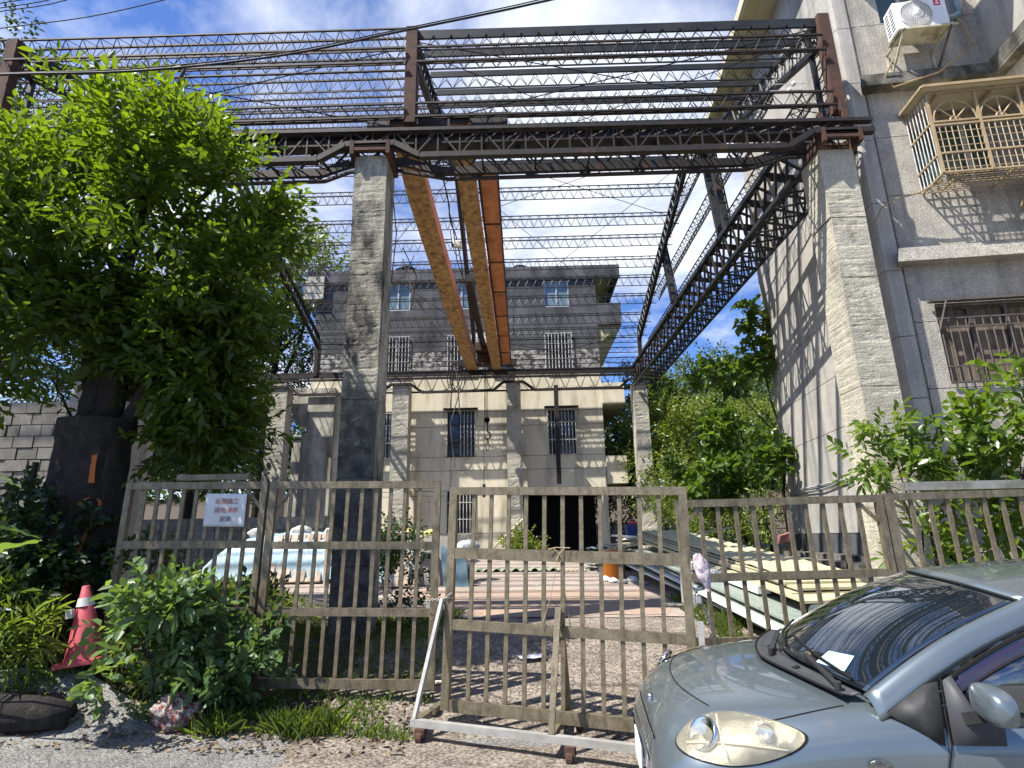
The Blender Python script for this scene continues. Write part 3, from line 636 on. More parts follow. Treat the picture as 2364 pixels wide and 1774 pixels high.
# loose cables hanging from the frame
def hang(name, paths, m, label, r=.009, group='loose cables hanging in the roof frame'):
    mb = MB()
    for p in paths: mb.tube(p, r, 4)
    return tag(mb.build(name, m), label, 'cable', group)
pa = [(-2.02, 8.3, 7.2), (-2.0, 8.6, 6.6), (-2.15, 9, 5.9), (-1.98, 9.2, 6.1), (-1.85, 9.4, 6.6)]
hang('hanging_cable', [pa, [(-1.95, 8.9, 6.5), (-1.8, 9.4, 6.2), (-1.9, 9.5, 5.6)]], 'wire_black', 'short black cable loops hanging beside the near column')
v = [aty(925, 600, 13), aty(960, 690, 13), aty(1000, 740, 13.1), aty(1030, 790, 13.2), aty(1055, 870, 13.3), aty(1062, 960, 13.4)]
hang('hanging_vine', [[q+Vector((random.uniform(-.05, .05), 0, random.uniform(-.05, .05))) for q in v], [aty(1040, 800, 13.2), aty(1000, 830, 13.2), aty(950, 790, 13)], [aty(1062, 900, 13.4), aty(1040, 980, 13.4), aty(1050, 1080, 13.4)]], 'twig', 'dry brown creeper hanging down left of the crane', .014)
hang('cable_coil', [[aty(1045+16*math.cos(a)+a, 870+28*math.sin(a)*(1+.02*a), 20.6) for a in np.linspace(0, 16, 40)], [aty(1045, 880, 20.6), aty(1038, 960, 20.6)]], 'wire_black', 'coil of black cable hanging from the far runway', .018)
MB2 = MB()
MB2.bar(aty(1283, 890, 20.9), aty(1291, 1118, 20.9), .16, .12)
tag(MB2.build('steel_pole', 'steel_dark'), 'black steel pole dropping from the far runway in front of the right-hand window', 'pole')
# overhead service cables
def cable(pts, r, label, grp='overhead cables crossing the sky'):
    pts = [Vector(p) for p in pts]; out = []
    for i in range(len(pts)-1):
        p0 = pts[max(i-1, 0)]; p1 = pts[i]; p2 = pts[i+1]; p3 = pts[min(i+2, len(pts)-1)]
        for t in (0, .25, .5, .75): out.append(.5*((2*p1)+(p2-p0)*t+(2*p0-5*p1+4*p2-p3)*t*t+(3*p1-p0-3*p2+p3)*t**3))
    out.append(pts[-1]); mb = MB(); mb.tube(out, r, 6); tag(mb.build('overhead_cable', 'wire_black'), label, 'cable', grp)
cable([aty(-300, 190, 4.5), aty(0, 173, 4.5), aty(320, 164, 4.5), aty(640, 130, 4.5), aty(900, 78, 4.5), aty(1280, -2, 4.5), aty(1700, -110, 4.5)], .011, 'thick black cable sweeping from the left edge up across the roof frame')
cable([aty(-300, 174, 4.53), aty(0, 170, 4.53), aty(320, 158, 4.53), aty(640, 124, 4.53), aty(900, 73, 4.53), aty(1280, -8, 4.53), aty(1700, -116, 4.53)], .006, 'thin cable lashed just above the thick black cable')
cable([aty(-200, 100, 5), aty(0, 66, 5), aty(200, 40, 5), aty(380, 0, 5), aty(520, -40, 5)], .006, 'single thin wire crossing the top left corner, lowest of the corner wires')
for i, (ya_, yb_) in enumerate(((8, -8), (19, 1), (27, 8))):
    cable([aty(-200, ya_+30, 5.2), aty(0, ya_, 5.2), aty(120+i*14, yb_-6, 5.2), aty(300, -60, 5.2)], .006, ['uppermost wire in the top left corner of the sky', 'middle wire of the three in the top left corner', 'lower wire of the three in the top left corner'][i])

for i, (px, py) in enumerate(((1832, 194), (1822, 209))):
    p = aty(px, py, 8.3); mb = MB(); mb.rod(p+Vector((-.32, 0, .0)), p+Vector((.22, 0, .0)), .006, 4)
    mb.lathe([(.001, -.035), (.03, -.03), (.036, 0), (.03, .03), (.001, .035)], tuple(p), 12)
    tag(mb.build('wire_insulator', 'white_plastic', None, True), ['upper white ball insulator strung near the top of the right post', 'lower white ball insulator strung near the top of the right post'][i], 'insulator')

# ------------------------------------------------------------------ house at the back of the yard
hb = empty('house', 'old three storey house at the back of the yard, cream below and slate black above', 'house', (-2.5, 22, 1))
def H(x, z): return (x+2.5, z-1.0)
def wall_cells(parent, xs, zs, holes, y0, y1, mfn, name='wall_panel', gap=.012):
    """wall made of rendered panels with recessed joints; cells that lie in a window opening are left out"""
    for i in range(len(xs)-1):
        j = 0
        while j < len(zs)-1:
            a, b, c, d = xs[i], xs[i+1], zs[j], zs[j+1]; cx, cz = (a+b)/2, (c+d)/2; j += 1
            if any(h[0] < cx < h[1] and h[2] < cz < h[3] for h in holes): continue
            MB().box(a+gap*(i > 0)*.5, b-gap*.5*(i < len(xs)-2), y0, y1, c+gap*.5, d-gap*.5).build(name, mfn(cx, cz), parent)
WX = [(-5.45, -4.45), (-2.84, -1.8), (1.08, 2.1)]
WZ = [(10.78, 11.95), (8.0, 9.6), (4.7, 6.45)]
holes = []
for a, b in WX:
    for c, d in WZ: holes.append((a+2.5, b+2.5, c-1, d-1))
holes.append((-2.82+2.5, -1.85+2.5, 1.85-1, 3.42-1)); holes.append((-.3+2.5, 2.82+2.5, -2, 3.24-1))
xs = sorted({v for h in holes for v in h[:2]} | {-8.3+2.5, 3.2+2.5}); zs = sorted({v for h in holes for v in h[2:] if v > 0} | {0, 5.88-1, 4.18-1, 8.95-1, 12.5-1})
def hm(x, z):
    z += 1
    if z > 8.7: return 'slate_paint'
    if z > 7.98: return 'peeling_paint'
    return 'cream_plaster'
# merge: use only needed cuts per band so that the panels stay large
bands = [(0, .85), (.85, 2.24), (2.24, 2.42), (2.42, 3.18), (3.18, 3.7), (3.7, 4.88), (4.88, 5.45), (5.45, 7.0), (7.0, 7.95), (7.95, 8.6), (8.6, 9.78), (9.78, 10.95), (10.95, 11.5)]
for c, d in bands:
    cuts = {-8.3+2.5, 3.2+2.5}
    hs = [h for h in holes if h[2] < (c+d)/2 < h[3]]
    for h in hs: cuts |= {h[0], h[1]}
    if not hs and d-c > .5: cuts |= {-.2, 2.3}
    wall_cells(hb, sorted(cuts), [c, d], hs, 0, .25, hm, gap=.018)
MB().box(-5.78, 5.68, .27, 8, 0, 11.48).build('inner_core', 'interior_dark', hb) if False else None
m = MB(); m.box(-5.78, 5.68, 7.5, 7.7, 0, 11.4); m.box(-5.79, -5.6, .27, 7.5, 0, 11.4); m.box(5.5, 5.69, .27, 7.5, 2.3, 11.4); m.build('side_walls', 'cream_plaster_grey', hb)
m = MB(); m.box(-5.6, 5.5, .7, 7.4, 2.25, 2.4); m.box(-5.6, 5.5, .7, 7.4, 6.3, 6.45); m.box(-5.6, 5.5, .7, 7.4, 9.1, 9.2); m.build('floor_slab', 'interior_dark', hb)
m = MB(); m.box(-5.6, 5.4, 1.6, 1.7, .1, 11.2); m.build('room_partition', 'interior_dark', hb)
m = MB(); m.box(-6.3, 6.72, -.06, 8.3, 11.35, 11.52); m.box(-6.3, 6.72, -.1, .02, 11.0, 11.56); m.box(6.62, 6.74, .02, 8.3, 11.1, 11.56); m.build('roof_slab', 'slate_paint', hb)
MB().box(5.72, 6.60, .1, 8.2, 11.325, 11.345).build('eave_soffit', 'olive_soffit', hb)
def balcony(x0, x1, z0, z1, mm, ms, yf=-.06):
    m = MB(); m.box(x0, x1, yf, .06, z0, z1); m.box(x1-.1, x1, .062, 7.5, z0, z1); m.box(x0, x1-.1, .062, 7.5, z0, z0+.1); m.build('balcony', mm, hb)
    MB().hexa([(x0, .07, z0-.75 if ms else z0-.02), (x0+.02, .07, z0-.75 if ms else z0-.02), (x0+.02, 7.5, z0-.75 if ms else z0-.02), (x0, 7.5, z0-.75 if ms else z0-.02), (x0, .07, z0-.004), (x1-.02, .07, z0-.004), (x1-.02, 7.5, z0-.004), (x0, 7.5, z0-.004)]).build('balcony_haunch', 'olive_soffit', hb)
balcony(5.72, 6.68, 8.95, 9.86, 'slate_paint', True); balcony(5.72, 6.58, 5.65, 6.5, 'cream_plaster', False); balcony(5.3+.42, 6.5, 2.58, 3.62, 'cream_plaster', False)
m = MB(); m.box(-6.4, -5.82, -.12, 3, 5.3, 6.55); m.hexa([(-6.1, -.12, 5.0), (-5.82, -.12, 5.0), (-5.82, 3, 5.0), (-6.1, 3, 5.0), (-6.4, -.12, 5.298), (-5.82, -.12, 5.298), (-5.82, 3, 5.298), (-6.4, 3, 5.298)]); m.build('balcony', 'cream_plaster_grey', hb)
MB().box(-6.4, -5.83, .1, 2.5, .1, 4.7).build('side_block', 'cream_plaster_grey', hb)
MB().box(-5.8, -4.75, -.20, -.012, .1, 6.5).build('stained_pier', 'cream_plaster_grey', hb)
m = MB(); m.box(-6.3, -5.5, -.2, -.08, 10.3, 11.3); m.build('left_parapet', 'cream_plaster_grey', hb)
MB().box(5.34, 5.58, -.08, .20, 0, 2.235).build('garage_pillar', 'cream_plaster', hb)
MB().box(2.25, 2.62, -.1, -.04, 1.15, 2.0).build('notice_board', 'black_frame', hb)
def house_window(x0, x1, z0, z1, bars, frame, pane, curtain=None):
    f = MB(); t = .05
    f.box(x0, x0+t, .05, .12, z0, z1); f.box(x1-t, x1, .05, .12, z0, z1); f.box(x0+t, x1-t, .05, .12, z0, z0+t); f.box(x0+t, x1-t, .05, .12, z1-t, z1)
    xc = (x0+x1)/2; f.box(xc-.03, xc+.03, .045, .12, z0+t, z1-t); w = f.build('window', frame, hb)
    for a, b in ((x0+t, xc-.03), (xc+.03, x1-t)): MB().box(a, b, .085, .095, z0+t, z1-t).build('pane', pane, w)
    if bars:
        nb = 9
        for i in range(nb):
            xx = lerp(x0-.02, x1+.02, i/(nb-1))
            if bars == 2 and i < 4: continue
            MB().rod((xx, -.07, z0-.03), (xx, -.07, z1+.03), .016, 4).build('bar', 'white_bars', w)
        for z in (z0, z0+(z1-z0)*.33, z0+(z1-z0)*.72, z1): MB().bar((x0-.03, -.07, z), (x1+.03, -.07, z), .03).build('bar_rail', 'black_frame' if bars == 2 else 'white_bars', w)
for i, (a, b) in enumerate(WX):
    house_window(a+2.5, b+2.5, WZ[0][0]-1, WZ[0][1]-1, 0, 'alu_frame', 'pane_blue')
    house_window(a+2.5, b+2.5, WZ[1][0]-1, WZ[1][1]-1, 1, 'alu_frame', 'pane_dark')
    house_window(a+2.5, b+2.5, WZ[2][0]-1, WZ[2][1]-1, 2 if i == 1 else 1, 'black_frame', 'pane_dark')
house_window(-2.82+2.5, -1.85+2.5, 1.85-1, 3.42-1, 1, 'black_frame', 'pane_dark')
for a, b in WX[1:]:
    m = MB(); m.box(a+2.5-.15, b+2.5+.15, -.26, -.01, 5.53, 5.57)
    for x in (a+2.5-.14, b+2.5+.12): m.box(x, x+.02, -.25, -.23, 5.2, 5.53)
    m.build('window_hood', 'black_frame', hb)
# ragged covers on the roof
for x, s in ((-4.7, 1), (.1, .8)):
    m = MB(); m.grid(lambda u, v: (x+2.5+(u-.5)*2.0*s, .2+v*1.2, 11.53+.42*s*math.exp(-((u-.5)*3.4)**2)*(1-.4*abs(v-.4))+.05*nz(u*5, v*5, x)), 14, 6)
    tag(m.build('roof_cover', 'black_sack', None, True, (-2.5, 22, 1)), 'black rag of roofing felt humped on the house roof '+('left of the crane' if x < -1 else 'right of the crane'), 'roof cover', 'roofing rags on the back house')
m = MB(); m.box(-1.77+2.5, -1.0+2.5, -.45, -.1, 9.0-.98, 9.55-.98); m.build('house_air_conditioner', 'white_plastic', None, loc=(-2.5, 22, 1)); tag(bpy.data.objects['house_air_conditioner'], 'small pale air conditioner on the back house wall seen between the crane girders', 'air conditioner')

# ------------------------------------------------------------------ grey building on the right
AZ = -math.atan2(.0995, .995)
gb = empty('grey_building', 'tall grey roughcast building with ledges on the right', 'building', (5.55, 8.1, 0), None, (0, 0, AZ))
zj = [1.63, 2.45, 3.47, 4.40, 5.45, 6.60, 7.74, 8.85, 9.98, 11.1, 12.8]
for a, b in zip(zj, zj[1:]):
    MB().box(0, .2, .222, 5.45, a+.006, b-.006).build('wall_panel', 'grey_render_pale', gb)
    MB().prism([(0.0, .219), (.0, .03), (.03, -.02), (.23, -.02), (.285, .03), (.285, .219)], 'z', a+.006, b-.006).build('corner_panel', 'grey_render_pale', gb)
MB().box(.03, .19, .22, 5.4, 1.2, 12.7).build('joint_backing', 'black_gap', gb)
MB().box(-.02, .2, .18, 5.5, .9, 1.623).build('plinth', 'slate_paint', gb)
m = MB(); m.box(-.62, -.002, 1.0, 5.47, .6, 1.18); m.box(-.3, -.003, .7, 5.46, 1.182, 1.27); m.build('base_kerb', 'stained_ledge', gb)
m = MB(); m.box(-.70, .6, -2, 5.9, 12.81, 13.05); m.build('roof_slab', 'beige_sheet', gb)
m = MB(); m.box(-.66, -.36, -2, 5.85, 12.74, 12.806); m.build('eave_board', 'olive_soffit', gb)
MB().box(.21, 2.3, 5.2, 5.44, 0, 12.7).build('rear_wall', 'grey_render', gb)
fz = [1.2, 2.45, 3.6, 4.61, 5.65, 6.72, 7.78, 8.85, 10.0, 11.1, 12.8]
# facade with openings
ops = [(.75, 1.95, 10.02, 11.3), (.80, 2.05, 6.85, 8.0), (.60, 2.10, 3.66, 4.86)]
for a, b in zip(fz, fz[1:]):
    cz = [a, b]
    for o in ops:
        for v in o[2:]:
            if a < v < b: cz.append(v)
    cz = sorted(cz)
    for c, d in zip(cz, cz[1:]):
        hs = [o for o in ops if o[2] < (c+d)/2 < o[3]]; cx = sorted({.202, 2.25} | {v for o in hs for v in o[:2]})
        for p, q in zip(cx, cx[1:]):
            if any(o[0] < (p+q)/2 < o[1] for o in hs): continue
            lo = .006 if c in fz else 0; hi = .006 if d in fz else 0
            MB().box(p+(.086 if p < .25 else 0), q, 0, .22, c+lo, d-hi).build('wall_panel', 'grey_render', gb)
MB().box(2.252, 4.6, -1.6, .2, 1.2, 12.7).build('bay', 'grey_render_pale', gb)
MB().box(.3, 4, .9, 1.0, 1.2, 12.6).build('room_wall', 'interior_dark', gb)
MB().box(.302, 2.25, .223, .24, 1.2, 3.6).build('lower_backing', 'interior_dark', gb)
def ledge(z0, z1, x0, x1, d, run=None):
    m = MB(); m.hexa([(x0, -d, z0), (x1, -d, z0), (x1, -.002, z0), (x0+.12, -.002, z0), (x0+.06, -d+.03, z1), (x1, -d+.03, z1), (x1, -.002, z1), (x0+.14, -.002, z1)])
    if run: m.hexa([(x1-.002, -run, z0), (x1+.2, -run, z0), (x1+.2, -d, z0), (x1-.002, -d, z0), (x1-.002, -run, z1), (x1+.2, -run, z1), (x1+.2, -d+.03, z1), (x1-.002, -d+.03, z1)])
    return m
ledge(8.62, 8.85, .10, 2.06, .22, 1.5).build('ledge', 'stained_ledge', gb)
ledge(5.50, 5.73, .11, 2.45, .22).build('ledge', 'grey_render', gb)
ledge(2.22, 2.42, -.05, 2.45, .3).build('ledge', 'stained_ledge', gb)
m = MB(); m.box(2.062, 2.24, -1.5, -.23, 8.56, 8.618); m.build('ledge_moss', 'stained_ledge', gb)
def gwindow(x0, x1, z0, z1, pane, frame):
    f = MB(); t = .05
    f.box(x0, x0+t, .08, .16, z0, z1); f.box(x1-t, x1, .08, .16, z0, z1); f.box(x0+t, x1-t, .08, .16, z0, z0+t); f.box(x0+t, x1-t, .08, .16, z1-t, z1)
    n = 3
    for i in range(1, n): xx = lerp(x0, x1, i/n); f.box(xx-.025, xx+.025, .075, .16, z0+t, z1-t)
    w = f.build('window', frame, gb)
    for i in range(n): MB().box(lerp(x0+t, x1-t, i/n)+.02, lerp(x0+t, x1-t, (i+1)/n)-.02, .115, .125, z0+t, z1-t).build('pane', pane, w)
    return w
gwindow(.75, 1.95, 10.02, 11.3, 'pane_green', 'alu_frame'); gwindow(.80, 2.05, 6.85, 8.0, 'pane_green', 'alu_frame'); gwindow(.60, 2.10, 3.66, 4.86, 'curtain', 'dark_grille')
m = MB(); m.tube([(1.98, -.04, 11.4), (1.98, -.05, 10.2), (1.94, -.05, 9.98), (1.82, -.05, 9.92), (1.40, -.05, 9.93)], .06, 10); m.build('drain_pipe', 'pane_blue', gb, True)
m = MB(); m.tube([(-.03, .3, 2.56), (-.03, 2, 2.555), (-.03, 5.3, 2.54)], .018, 6); m.tube([(-.03, 1.8, 2.55), (-.05, 3.4, 2.47), (-.03, 5.3, 2.50)], .012, 5); m.tube([(-.03, .35, 2.55), (-.03, .36, 2.0)], .008, 4); m.build('wall_pipe', 'tube_grey', gb)
# bulging window cage
def cage():
    g = empty('window_cage', 'beige bulging window cage with arched bars and a sheet roof on the grey building', 'window cage', gb_pt(1.5, -.02, 6.7), None, (0, 0, AZ))
    X0, X1, D, Z0, Z1 = -.72, 1.15, .55, 0, 1.15
    m = MB(); m.hexa([(X0-.12, -D-.12, 1.40), (X1, -D-.12, 1.40), (X1, 0, 1.46), (X0-.06, 0, 1.46), (X0-.12, -D-.12, 1.42), (X1, -D-.12, 1.42), (X1, 0, 1.49), (X0-.06, 0, 1.49)]); m.build('roof_sheet', 'beige_sheet', g)
    m = MB(); m.bar((X0-.1, -D-.125, 1.41), (X1, -D-.125, 1.41), .03, .045); m.bar((X0-.1, -D-.1, 1.41), (X0-.08, 0, 1.45), .03, .045); m.bar((X0+.02, -D, 1.36), (X1, -D, 1.36), .03); m.bar((X0, 0, 1.36), (X1, 0, 1.36), .03)
    m.bar((X0+.2, 0, 1.38), (X0+.2, -D, 1.38), .03); m.bar((.25, 0, 1.38), (.25, -D, 1.38), .03); m.build('roof_frame', 'beige_enamel', g)
    for x in (X0, -.05, .55, 1.15):
        MB().bar((x, -D, Z0), (x, -D, 1.36), .035).build('post', 'beige_enamel', g)
    for z in (0, .32, .80, .86): MB().bar((X0, -D, z), (X1, -D, z), .028).build('rail', 'beige_enamel', g)
    for z in (0, .32, .86, 1.36): MB().bar((X0, -D, z), (X0, 0, z), .028).build('side_rail', 'beige_enamel', g)
    for i in range(7): MB().rod((X0+.002, -D+.07+i*.08, 0), (X0+.002, -D+.07+i*.08, 1.36), .009, 5).build('side_bar', 'white_bars', g)
    for i in range(22):
        x = X0+.085*(i+1)
        if x < X1: MB().rod((x, -D, .0), (x, -D, .80), .008, 4).build('bar', 'beige_enamel', g)
    for i in range(13): MB().bar((X0, -D, .06+i*.062), (X1, -D, .06+i*.062), .009).build('cross_bar', 'beige_enamel', g) if i % 2 == 0 else None
    for cx, w in ((-.385, .30), (.25, .28), (.85, .28)):
        m = MB(); m.tube([(cx+w*math.cos(a), -D, .87+.34*math.sin(a)) for a in np.linspace(0, math.pi, 15)], .014, 5)
        for a in (math.pi*.25, math.pi*.5, math.pi*.75): m.rod((cx, -D, .88), (cx+w*math.cos(a), -D, .87+.34*math.sin(a)), .011, 4)
        m.tube([(cx+.07*math.cos(a), -D, .88+.06*math.sin(a)) for a in np.linspace(0, math.pi, 7)], .012, 4)
        m.build('fan_bar', 'beige_enamel', g)
    for i in range(9): MB().bar((X0, -D+.05+i*.06, .0), (X1, -D+.05+i*.06, .0), .012).build('floor_bar', 'beige_enamel', g)
    for x in (X0+.25, .25, .9): MB().bar((x, -D, .0), (x, 0, .0), .025).build('floor_rail', 'beige_enamel', g)
    MB().bar((.62, -D+.2, 0), (.60, -.01, -.35), .025).build('stay', 'beige_enamel', g)
    m = MB(); m.tube([(X0+.1, -.3, .02), (X0-.2, -.25, -.12), (X0-.55, -.2, -.17), (X0-.75, -.2, -.3), (X0-.92, -.2, -.62)], .014, 5); m.build('loose_hose', 'wire_tan', g)
RZ = Matrix.Rotation(AZ, 4, 'Z')
def gb_pt(x, y, z): return Vector((5.55, 8.1, 0))+RZ @ Vector((x, y, z))
cage()
# flat grille over the lower window
g = empty('window_grille', 'dark brown flat window grille with ring tops over the lower window of the grey building', 'window grille', gb_pt(1.3, -.05, 3.65), None, (0, 0, AZ))
for z in (.02, .25, .84, .98, 1.2): MB().bar((-.72, 0, z), (1.0, 0, z), .022, .02).build('rail', 'dark_grille', g)
for i in range(15): MB().rod((-.70+i*.115, 0, 0), (-.70+i*.115, 0, 1.0), .010, 4).build('bar', 'dark_grille', g)
for cx in (-.42, .1, .62):
    m = MB(); m.tube([(cx+.12*math.cos(a), 0, 1.08+.11*math.sin(a)) for a in np.linspace(0, 2*math.pi, 15)], .010, 4); m.build('ring', 'dark_grille', g)
m = MB(); m.box(-.82, 1.2, -.10, .0, 1.22, 1.25); m.build('hood_sheet', 'dark_grille', g)
MB().bar((-.62, -.10, 1.22), (-.74, -.02, .80), .02).build('stay', 'dark_grille', g)
# air conditioner on its bracket
ac = empty('air_conditioner', 'white outdoor air conditioner unit with a red square badge, under the top window', 'air conditioner', gb_pt(1.06, -.36, 9.36), None, (0, 0, AZ))
MB().box(-.40, .40, -.15, .15, 0, .56).build('casing', 'white_plastic', ac)
bpy.data.objects['casing'].modifiers.new('b', 'BEVEL').width = .025
m = MB(); m.lathe([(.245, 0), (.255, .012), (.235, .02)], n=32); me = m.mesh('fan_guard_ring', 'white_plastic', True)
o = obj('fan_guard_ring', me, ac, (-.09, -.152, .28)); o.rotation_euler = (math.pi/2, 0, 0)
m = MB(); m.lathe([(0.001, 0), (.24, 0)], n=32); o = obj('fan_recess', m.mesh('fan_recess', 'ac_grille'), ac, (-.09, -.1515, .28)); o.rotation_euler = (math.pi/2, 0, 0)
m = MB()
for i in range(36):
    a = i*2*math.pi/36; m.rod((-.09+.05*math.cos(a), -.165, .28+.05*math.sin(a)), (-.09+.24*math.cos(a+.25), -.163, .28+.24*math.sin(a+.25)), .004, 3)
for r in (.1, .16, .2): m.tube([(-.09+r*math.cos(a), -.166, .28+r*math.sin(a)) for a in np.linspace(0, 2*math.pi, 25)], .0025, 3)
m.build('fan_guard', 'white_plastic', ac)
m = MB(); m.lathe([(.001, .012), (.03, .012), (.045, .004), (.048, 0)], n=18); o = obj('fan_hub', m.mesh('fan_hub', 'white_plastic', True), ac, (-.09, -.162, .28)); o.rotation_euler = (math.pi/2, 0, 0)
m = MB(); m.box(.21, .31, -.1535, -.151, .40, .53); m.build('badge', 'red_print', ac)
m = MB(); m.box(.235, .285, -.156, -.1545, .425, .455); m.box(.245, .275, -.156, -.1545, .470, .495); m.build('badge_mark', 'white_plastic', ac)
m = MB(); m.box(.21, .33, -.1535, -.151, .12, .36); m.build('rating_plate', 'pale_print', ac)
for j in range(2):
    for i in range(7): MB().box(-.4015, -.400, -.11+j*.12, -.02+j*.12, .07+i*.062, .105+i*.062).build('side_slot', 'ac_dark', ac)
bk = empty('wall_bracket', 'rusty pale steel wall bracket carrying the air conditioner', 'bracket', gb_pt(1.06, -.3, 9.30), None, (0, 0, AZ))
for x in (-.34, .36):
    MB().bar((x, -.28, .03), (x, .30, .03), .03, .03).build('arm', 'ac_underside', bk); MB().bar((x, -.24, .01), (x, .29, -.42), .028).build('strut', 'ac_underside' if x < 0 else 'dark_grille', bk); MB().bar((x, .29, .05), (x, .29, -.46), .03).build('back_leg', 'ac_underside', bk)
MB().box(-.40, .40, -.22, .12, .045, .056).build('tray', 'ac_underside', bk)
MB().bar((-.42, -.25, .03), (.46, -.25, .03), .03).build('front_bar', 'ac_underside', bk)
m = MB(); m.tube([gb_pt(.62, -.3, 9.0), gb_pt(.5, -.2, 8.75), gb_pt(.6, -.2, 8.55), gb_pt(1.3, -.25, 8.72), gb_pt(1.75, -.2, 9.1), gb_pt(2.0, -.12, 9.3), gb_pt(1.98, -.08, 9.7), gb_pt(1.9, -.06, 9.9)], .016, 5)
tag(m.build('refrigerant_pipe', 'wire_tan'), 'tan insulated pipe looping under the white air conditioner', 'pipe')

# ------------------------------------------------------------------ fence and gate
def panel(name, label, cat, A, B, ztop, rails, zbar, nb, group, barw=.036, stile=(.07, .07), corner=(), bar_end=None):
    A = Vector(A); B = Vector(B); d = B-A; L = d.length
    rot = (0, -math.asin(d.z/L), math.atan2(d.y, d.x))
    g = empty(name, label, cat, A, group, rot)
    MB().box(.0, L, -.028, .028, ztop-.072, ztop).build('top_rail', 'fence_metal', g)
    for z, h in rails: MB().box(stile[0], L-stile[1], -.026, .026, z-h/2, z+h/2).build('rail', 'fence_metal', g)
    zs = [zbar]+sorted(r[0] for r in rails if r[0] > zbar+.05)
    m = MB(); m.box(0, stile[0], -.03, .03, min(zbar, rails[-1][0])-.04, ztop-.074); m.build('stile', 'fence_metal', g)
    m = MB(); m.box(L-stile[1], L, -.03, .03, min(zbar, rails[-1][0])-.04, ztop-.074); m.build('stile', 'fence_metal', g)
    bm_ = MB(); bm_.box(-barw/2, barw/2, -.012, .012, 0, 1); me = bm_.mesh('bar', 'fence_metal')
    rr = sorted([(r[0], r[1]) for r in rails], key=lambda t: t[0])
    cuts = [(ztop-.073, None)]
    lo = [zbar]; segs = []
    prev = zbar
    for z, h in rr:
        if z-h/2 > prev+.02: segs.append((prev, z-h/2))
        prev = z+h/2
    segs.append((prev, ztop-.073))
    for i in range(nb):
        x = stile[0]+(L-stile[0]-stile[1])*(i+1)/(nb+1)
        for a, b in segs:
            j = random.uniform(-.002, .002)
            o = obj('bar', me, g, (x+j, 0, a)); o.scale = (1, 1, b-a)
    for sx in corner:
        x = stile[0] if sx < 0 else L-stile[1]
        MB().bar((x, 0, ztop-.26), (x-sx*.16, 0, ztop-.085), .03, .03).build('corner_brace', 'fence_metal', g)
    return g
FG = 'metal fence panels along the yard front'
fl = panel('fence_panel', 'left metal fence panel with the white paper notice, half buried in shrubs', 'fence panel', (-4.17, 6.05, 0), (-2.67, 6.02, -.02), 2.29, [(1.66, .075), (1.02, .075), (.40, .08)], .40, 9, FG, corner=(1,), stile=(.06, .06))
fm = panel('fence_panel', 'middle metal fence panel in front of the big near column', 'fence panel', (-2.655, 6.03, 0), (-.88, 6.0, -.035), 2.27, [(1.63, .075), (1.0, .075), (.36, .085)], .36, 10, FG, corner=(-1, 1))
fr_ = panel('fence_panel', 'metal fence panel to the right of the gate, above the car bonnet', 'fence panel', (1.56, 5.98, -.02), (3.66, 6.02, .0), 2.01, [(1.26, .075), (.68, .07), (.2, .07)], .2, 10, FG, corner=(-1, 1), barw=.039)
fr2 = panel('fence_panel', 'rightmost metal fence panel behind the car roof, with leaves poking through', 'fence panel', (3.68, 6.03, 0), (5.9, 6.08, .03), 2.02, [(1.26, .075), (.2, .07)], .2, 10, FG, corner=(), barw=.039, stile=(.10, .07))
GA, GB_ = Vector((-.775, 5.72, 0)), Vector((1.36, 5.16, -.085))
gt = panel('yard_gate', 'metal barred gate on a splayed wheeled base standing across the drive', 'gate', GA, GB_, 2.145, [(1.53, .10), (.90, .085), (.225, .10)], .225, 11, None, barw=.037, stile=(.075, .07))
gl = (GB_-GA).length
for y, nm in ((-.34, 'front_foot_rail'), (.30, 'rear_foot_rail')):
    MB().box(-.13, gl-.03, y-.03, y+.03, .135, .190).build(nm, 'bright_metal' if y < 0 else 'fence_metal', gt)
for x in (-.10, 1.06, gl-.12):
    MB().box(x-.03, x+.03, -.31, -.031, .125, .18).build('foot_arm', 'fence_metal', gt); MB().box(x-.03, x+.03, .031, .27, .125, .18).build('foot_arm', 'fence_metal', gt)
MB().bar((-.105, -.34, .188), (-.02, -.045, 1.12), .036, .03).build('prop', 'bright_metal', gt)
MB().bar((1.075, -.34, .188), (1.075, -.045, 1.10), .05, .03).build('prop', 'fence_metal', gt)
MB().bar((1.10, .31, .188), (1.085, .04, .95), .05, .03).build('prop', 'fence_metal', gt)
MB().bar((-.08, .30, .188), (.02, .04, 1.0), .04, .03).build('prop', 'fence_metal', gt)
MB().bar((gl+.06, -.06, .15), (gl+.05, -.03, 1.05), .045, .03).build('prop', 'bright_metal', gt)
bpy.context.view_layer.update(); GMW = gt.matrix_world.copy()
for x, y in ((-.03, -.34), (1.23, -.34), (1.2, .3), (gl-.1, .3)):
    wp = GMW @ Vector((x, y, 0)); zg = G(wp.x, wp.y)-wp.z; m = MB(); m.box(x-.04, x+.04, y-.06, y+.02, zg+.05, .133); m.rod((x-.025, y-.03, zg+.045), (x+.025, y-.03, zg+.045), .05, 12); m.build('castor', 'steel_rust', gt)
GM = gt.matrix_basis.copy()
bpy.context.view_layer.update(); GMW = gt.matrix_world.copy()
def gp(x, y, z): return GMW @ Vector((x, y, z))
